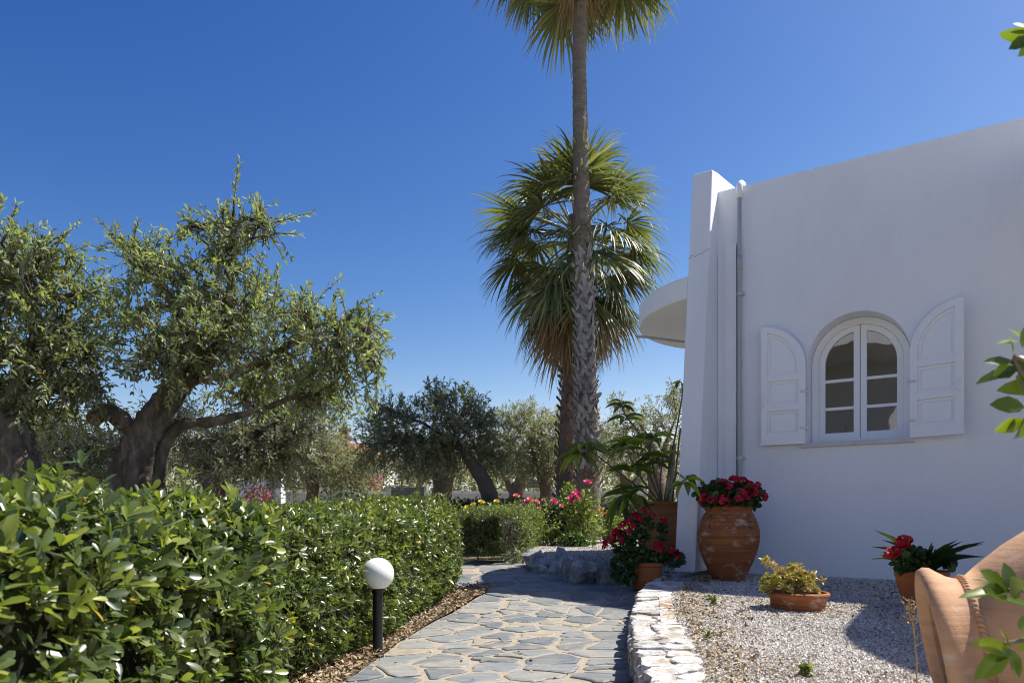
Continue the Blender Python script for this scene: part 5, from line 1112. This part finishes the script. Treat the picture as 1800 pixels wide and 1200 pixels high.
def boot_mesh(mat, seed):
    g = np.random.default_rng(seed); mb = MB(); w = .058; h = .22
    rows = [(-.55, -.01, .0), (0, .022, .0), (.45, .045, .02), (.85, .085, .05)]
    V = []
    for (f, out, nr) in rows:
        for s_ in (-1, 0, 1): V.append((s_ * w * (1 - .35 * max(f, 0)) , out + (.012 if s_ == 0 else 0) + g.normal() * .004, f * h + (.03 if s_ == 0 and f > .5 else 0) + (g.normal() * .012)))
    V += [(x, y - .018, z) for (x, y, z) in V[-3:]]
    F = [(3 * k + a, 3 * k + a + 1, 3 * k + a + 4, 3 * k + a + 3) for k in range(3) for a in (0, 1)] + [(9, 10, 13, 12), (10, 11, 14, 13)]
    mb.add(V, F); o = mb.build('leaf_base', mat, None); me = o.data; bpy.data.objects.remove(o); return me
BG = [boot_mesh(M['palm_boot'], s) for s in range(4)]; BB = [boot_mesh(M['palm_boot_brown'], s) for s in range(4)]
def palm(label, pts, rad, crown, fr_list, dead_list, boots, seed, fs=1.0, bk=1.0):
    g = np.random.default_rng(seed); pts = np.array(pts, float); root = thing('fan_palm', pts[0], label, 'palm tree', 'fan palms')
    t = np.linspace(0, len(pts) - 1, 260); C = np.stack([np.interp(t, np.arange(len(pts)), pts[:, k]) for k in range(3)], -1); rr = np.interp(t, np.arange(len(pts)), rad)
    rr = rr * (1 + .022 * np.sin(np.arange(260) * 1.9) + .02 * g.normal(size=260)); mb = MB(); mb.tube(C, rr, 20, rough=.035); mb.build('trunk', M['palm_trunk'], root, smooth=True)
    for (z0, z1, rows, per, grey, sc) in boots:
        k = 0
        for i in range(rows):
            z = z0 + (z1 - z0) * i / rows; c = np.array([np.interp(z, C[:, 2], C[:, q_]) for q_ in (0, 1)]); r_ = np.interp(z, C[:, 2], rr)
            for j in range(per):
                a = 6.283 * (j + .5 * (i % 2)) / per + g.normal() * .10; s_ = sc * (.85 + .35 * g.random())
                lean = Matrix.Rotation((.5 if (i + j) % 2 else -.5) + g.normal() * .25, 4, 'Y') @ Matrix.Rotation(g.normal() * .10, 4, 'X')
                Mx = Matrix.Translation((c[0], c[1], z)) @ Matrix.Rotation(a, 4, 'Z') @ Matrix.Translation((0, r_ - .012, 0)) @ lean @ Matrix.Diagonal((s_ * bk, s_, s_ * .95, 1))
                link_copy('leaf_base', (BG if grey else BB)[k % 4], root, Mx); k += 1
    cr = np.array(crown, float)
    for el, num, dz in fr_list:
        for k in range(num):
            a = 6.283 * (k + g.random() * .7) / num + el * .7; s_ = fs * (.85 + .3 * g.random())
            Mx = Matrix.Translation((cr[0], cr[1], cr[2] + dz)) @ Matrix.Rotation(a, 4, 'Z') @ Matrix.Rotation(R(g.normal() * 6), 4, 'X') @ Matrix.Rotation(R(g.normal() * 9), 4, 'Y') @ Matrix.Scale(s_, 4)
            link_copy('frond', FR[el][k % 2], root, Mx)
    for num, dz, sc in dead_list:
        for k in range(num):
            a = 6.283 * (k + g.random() * .6) / num; s_ = fs * sc * (.85 + .3 * g.random())
            Mx = Matrix.Translation((cr[0], cr[1], cr[2] + dz + g.normal() * .08)) @ Matrix.Rotation(a, 4, 'Z') @ Matrix.Rotation(R(g.normal() * 6), 4, 'Y') @ Matrix.Scale(s_, 4)
            link_copy('dead_frond', FD[int(g.random() * 6)], root, Mx)
    return root
Yp = 12.5
p_ = [at(1034, 915, Yp), at(1034, 800, Yp), at(1028, 560, Yp), at(1022, 330, Yp), at(1018, 110, Yp), at(1020, -20, Yp)]; p_[0][2] = .2
palm('tall fan palm with slim grey trunk in front of the shorter palm', p_, [.25, .19, .16, .145, .118, .118], at(1020, -150, Yp), [(72, 5, .25), (48, 7, .15), (25, 8, .1), (5, 9, 0), (-18, 10, -.05), (-40, 8, -.1)], [(9, -.10, .85), (6, -.25, .75)], [(1.75, 5.6, 29, 10, True, .66), (1.4, 1.75, 3, 9, False, .6), (5.6, 6.3, 5, 5, False, .5)], 5, fs=1.18)
Yp2 = 14.0
p_ = [at(996, 915, Yp2), at(997, 800, Yp2), at(1003, 640, Yp2), at(1010, 430, Yp2), at(1012, 380, Yp2)]; p_[0][2] = .2
palm('shorter fan palm with a brown skirt of dead fronds behind the tall one', p_, [.26, .175, .15, .15, .14], at(1012, 404, Yp2), [(72, 5, -.15), (48, 8, -.1), (25, 10, -.1), (5, 10, -.2), (-18, 10, -.4), (-40, 9, -.65)], [(18, -.65, 1.15), (22, -.82, 1.15), (10, -.4, 1.05)], [(.75, 3.9, 20, 9, False, .75)], 9, fs=1.17)

# ------------------------------------------------------------------ roses, shrubs, far hedge
def bush(name, label, base, rx, ry, h, nleaf, L_, mat, flowers, seed, group=None, cat='rose bush', T=T_OVAL, stems=9, shell=.25):
    g = np.random.default_rng(seed); base = np.array(base, float); root = thing(name, base, label, cat, group); mb = MB(); ms = MB()
    for k in range(stems):
        a = g.random() * 6.28; tp = base + np.array((math.cos(a) * rx * .75 * g.random(), math.sin(a) * ry * .75 * g.random(), h * (.6 + .4 * g.random())))
        ms.tube([base + np.array((math.cos(a), math.sin(a), 0)) * .05, (base + tp) / 2 + g.normal(size=3) * .04, tp], [.011, .008, .004], 5, caps=False)
        leafball(mb, tp, (rx * .38, ry * .38, h * .26), nleaf // (2 * stems), T, L_, .62, g, .1, .6)
    leafball(mb, base + np.array((0, 0, h * .46)), (rx, ry, h * .46), nleaf // 2, T, L_, .62, g, shell, .6)
    tag(mb.build('leaves', M[mat], root, smooth=True), kind='stuff')
    for (kind, u, v, Y, s_) in flowers:
        p = at(u, v, Y); flower(ME_ROSE[kind], root, p, s_, nrm(np.array((g.normal() * .3, -.7 + g.normal() * .2, .7))), 'flower')
        ms.tube([base + (p - base) * .35 + np.array((0, 0, .05)), (base + (p - base) * .75), p], .005, 5, caps=False)
    tag(ms.build('stems', M['shrub_leaf'], root), kind='stuff'); return root
RG = 'rose bushes of the flower bed'
hedge('clipped_shrub', 'low clipped shrub at the corner where the path turns', -.40, 8.95, .02, 10.6, .50, .74, 2600, T_QUAD, .036, 0, end0=.2, end1=.3, bump=.05, seed=21, mat='shrub_leaf', ros=6, group=None, core=.55, endw=1.0, phi=(-1.2, 3.4))
b = at(845, 900, 10.9); bush('rose_bush', 'rose bush with pale yellow blooms behind the low clipped shrub', (b[0], 10.9, .25), .5, .4, .72, 1500, .05, 'rose_leaf', [('yellow', 821, 892, 10.7, .9), ('yellow', 832, 887, 10.7, .9), ('yellow', 846, 882, 10.7, .9), ('yellow', 873, 881, 10.7, .9), ('yellow', 882, 902, 10.5, .8), ('yellow', 820, 897, 10.6, .8)], 1, RG)
b = at(925, 900, 11.2); bush('rose_bush', 'rose bush with coral red blooms left of the palms', (b[0], 11.2, .35), .62, .45, .66, 1700, .045, 'rose_leaf', [('red', 891, 896, 10.9, .95), ('red', 922, 893, 10.9, 1.0), ('salmon', 908, 871, 11.3, 1.0), ('pink', 926, 881, 11.1, 1.1), ('salmon', 932, 878, 11.1, 1.0), ('salmon', 944, 882, 11, 1.0), ('salmon', 956, 878, 11.2, .8), ('red', 923, 910, 10.7, .9), ('salmon', 947, 893, 11, .7)], 2, RG)
b = at(1025, 950, 10.6); bush('rose_bush', 'tall rose bush with deep pink blooms in front of the palm trunks', (b[0], 10.6, .46), .36, .33, .75, 1500, .05, 'rose_leaf', [('pink', 1033, 847, 10.4, 1.0), ('pink', 1012, 867, 10.4, 1.0), ('pink', 1018, 868, 10.4, 1.0), ('pink', 1014, 873, 10.3, 1.1), ('pink', 1004, 876, 10.3, 1.1), ('pink', 1003, 881, 10.3, 1.0), ('pink', 974, 881, 10.4, 1.0), ('salmon', 987, 889, 10.4, .7)], 3, RG)
b = at(1068, 930, 11.3); bush('rose_bush', 'low rose bush with orange red blooms right of the pink roses', (b[0], 11.3, .47), .42, .35, .46, 1000, .045, 'rose_leaf', [('red', 1064, 904, 11.1, .8), ('red', 1067, 902, 11.1, .8), ('red', 1057, 899, 11.1, .7), ('salmon', 1042, 897, 11.1, .7), ('red', 1072, 905, 11.1, .7)], 4, RG)
b = at(965, 935, 10.3); bush('ground_cover_plant', 'low silvery green plant between the clipped shrub and pink roses', (b[0], 10.4, .42), .34, .3, .26, 700, .05, 'shrub_leaf', [], 5, cat='plant', stems=7)
b = at(1012, 955, 10.0); bush('ground_cover_plant', 'dark tufted plant at the foot of the pink roses', (b[0], 10.1, .44), .30, .2, .16, 600, .05, 'farhedge_leaf', [], 6, cat='plant', stems=6)
hedge('clipped_hedge', 'dark trimmed hedge crossing the garden behind the rose bushes', -2.6, 13.2, 3.2, 13.0, .40, .98, 4200, T_QUAD, .05, 0, bump=.05, seed=33, mat='farhedge_leaf', ros=6, core=.85, zb=.22)
b = at(610, 870, 13); bush('yellowing_shrub', 'thin yellow green shrub behind the hedge left of the dark olive', (b[0], 13.0, .25), .6, .5, 1.2, 1000, .05, 'rose_leaf', [], 7, cat='shrub', stems=12, shell=.1)

# ------------------------------------------------------------------ behind the garden
pw = thing('perimeter_wall', (-2, 25, .3), 'pale rendered garden wall seen beneath the olive crowns', 'wall')
mb = MB(); mb.box(-22, 12, 25, 25.25, .2, 1.75); mb.build('wall_face', M['stucco_far'], pw)
mb = MB(); mb.box(-22, 12, 24.94, 25.31, 1.75, 1.84); mb.build('coping', M['stucco'], pw)
g_ = np.random.default_rng(77); mb = MB()
for k in range(90):
    x = -34 + 56 * (k + g_.random()) / 90; y = 29 + 5 * g_.random(); h_ = 1.6 + 1.5 * g_.random() + (.8 if -12 < x < -7 else 0); leafball(mb, (x, y, .9 + h_ * .5), (1.3, 1.0, h_ * .62), 260, T_QUAD, .30, .55, g_, .3, .3)
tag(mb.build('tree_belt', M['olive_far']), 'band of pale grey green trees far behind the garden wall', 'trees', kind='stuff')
def far_house(label, x0, x1, y0, y1, z1, roof, wins, mat='stucco'):
    root = thing('white_building', ((x0 + x1) / 2, y0, .3), label, 'building'); mb = MB(); mb.box(x0, x1, y0, y1, .2, z1); mb.build('wall', M[mat], root)
    if roof:
        mb = MB(); V = [(x0 - .4, y0 - .4, z1 + .004), (x1 + .4, y0 - .4, z1 + .004), (x1 + .4, y1 + .4, z1 + .004), (x0 - .4, y1 + .4, z1 + .004), (x0 + 1.2, (y0 + y1) / 2, z1 + roof), (x1 - 1.2, (y0 + y1) / 2, z1 + roof)]
        mb.add(V, [(0, 1, 5, 4), (1, 2, 5), (2, 3, 4, 5), (3, 0, 4), (3, 2, 1, 0)]); rf = mb.build('roof', M['rooftile'], root)
        mb = MB(); mb.box(x0 + 2.0, x0 + 2.6, y0 + .6, y0 + 1.2, z1, z1 + roof + .8); mb.build('chimney', M['bark_cut'], rf)
    for (a, b_, c, d) in wins:
        mb = MB(); mb.box(a, b_, y0 - .03, y0 + .02, c, d); w = mb.build('window', M['shutter_far'], root)
        mb = MB(); mb.box(a - .08, b_ + .08, y0 - .06, y0 - .001, c - .1, c - .02); mb.build('sill', M['paint'], w)
    return root
c = at(618, 780, 46)
far_house('distant white house with red tiled roof left of the dark olive', c[0] - 3, c[0] + 2.0, 46, 52, 5.0, 1.15, [(c[0] - 1.6, c[0] - .6, 3.2, 4.3), (c[0] + .3, c[0] + 1.2, 3.2, 4.3)])
gt = thing('gate_pillar', (at(480, 915, 20)[0], 20, .3), 'white gate pillar with grooved face before the pale garden wall', 'pillar')
x = at(480, 900, 20)[0]; mb = MB(); mb.box(x - .22, x + .22, 20, 20.4, .2, 2.75); mb.build('shaft', M['stucco'], gt)
for k in range(3): mb = MB(); mb.box(x - .19 + .1 * k, x - .14 + .1 * k, 19.975, 20.002, .5, 2.2); mb.build('groove_strip', M['pipe'], gt)
mb = MB(); mb.box(x - .27, x + .27, 19.95, 20.45, 2.75, 2.85); mb.build('cap', M['stucco'], gt)
mb = MB(); mb.box(x - 1.9, x - .221, 20.1, 20.35, .2, 1.9); tag(mb.build('garden_wall', M['stucco'], None), 'short white wall left of the gate pillar', 'wall')
def bract(label, u, v, Y, rx, h, n, seed):
    p = at(u, v, Y); root = thing('bougainvillea', (p[0], Y, p[2] - h * .5), label, 'flowering shrub'); g = np.random.default_rng(seed); mb = MB(); leafball(mb, p, (rx, rx * .7, h * .5), n, T_OVAL, .07, .7, g, .2, .4); tag(mb.build('bracts', M['bougain'], root), kind='stuff')
    mb = MB(); leafball(mb, p - np.array((0, 0, h * .15)), (rx * 1.1, rx * .7, h * .5), n // 2, T_OVAL, .07, .6, g, .2, .4); mb.build('leaves', M['shrub_leaf'], root)
bract('red bougainvillea beside the white gate pillar', 453, 872, 19, .38, .55, 260, 1)
bract('red flowering shrub left of the dark olive, by the far wall', 658, 846, 22, .3, .45, 130, 2)
x = at(706, 900, 24)[0]; gp = thing('metal_gate', (x, 24.9, .3), 'dark grey metal gate in the pale garden wall', 'gate')
mb = MB(); mb.box(x - .5, x + .65, 24.88, 24.93, .35, 1.98); mb.build('gate_leaf', M['shutter_far'], gp)
mb = MB(); mb.box(x - .6, x - .503, 24.84, 24.96, .3, 2.05); mb.box(x + .653, x + .75, 24.84, 24.96, .3, 2.05); mb.build('gate_posts', M['stucco_far'], gp)
vx = at(938, 850, 24.9); vt = thing('wall_vent', (vx[0], 24.93, vx[2] - .15), 'small slatted vent panel on the pale wall left of the palms', 'vent')
mb = MB(); mb.box(vx[0] - .32, vx[0] + .32, 24.9, 24.935, vx[2] - .14, vx[2] + .14); mb.build('panel', M['shutter_far'], vt)
for k in range(5): mb = MB(); mb.box(vx[0] - .3, vx[0] + .3, 24.86, 24.899, vx[2] - .11 + .05 * k, vx[2] - .09 + .05 * k); mb.build('slat', M['pipe'], vt)
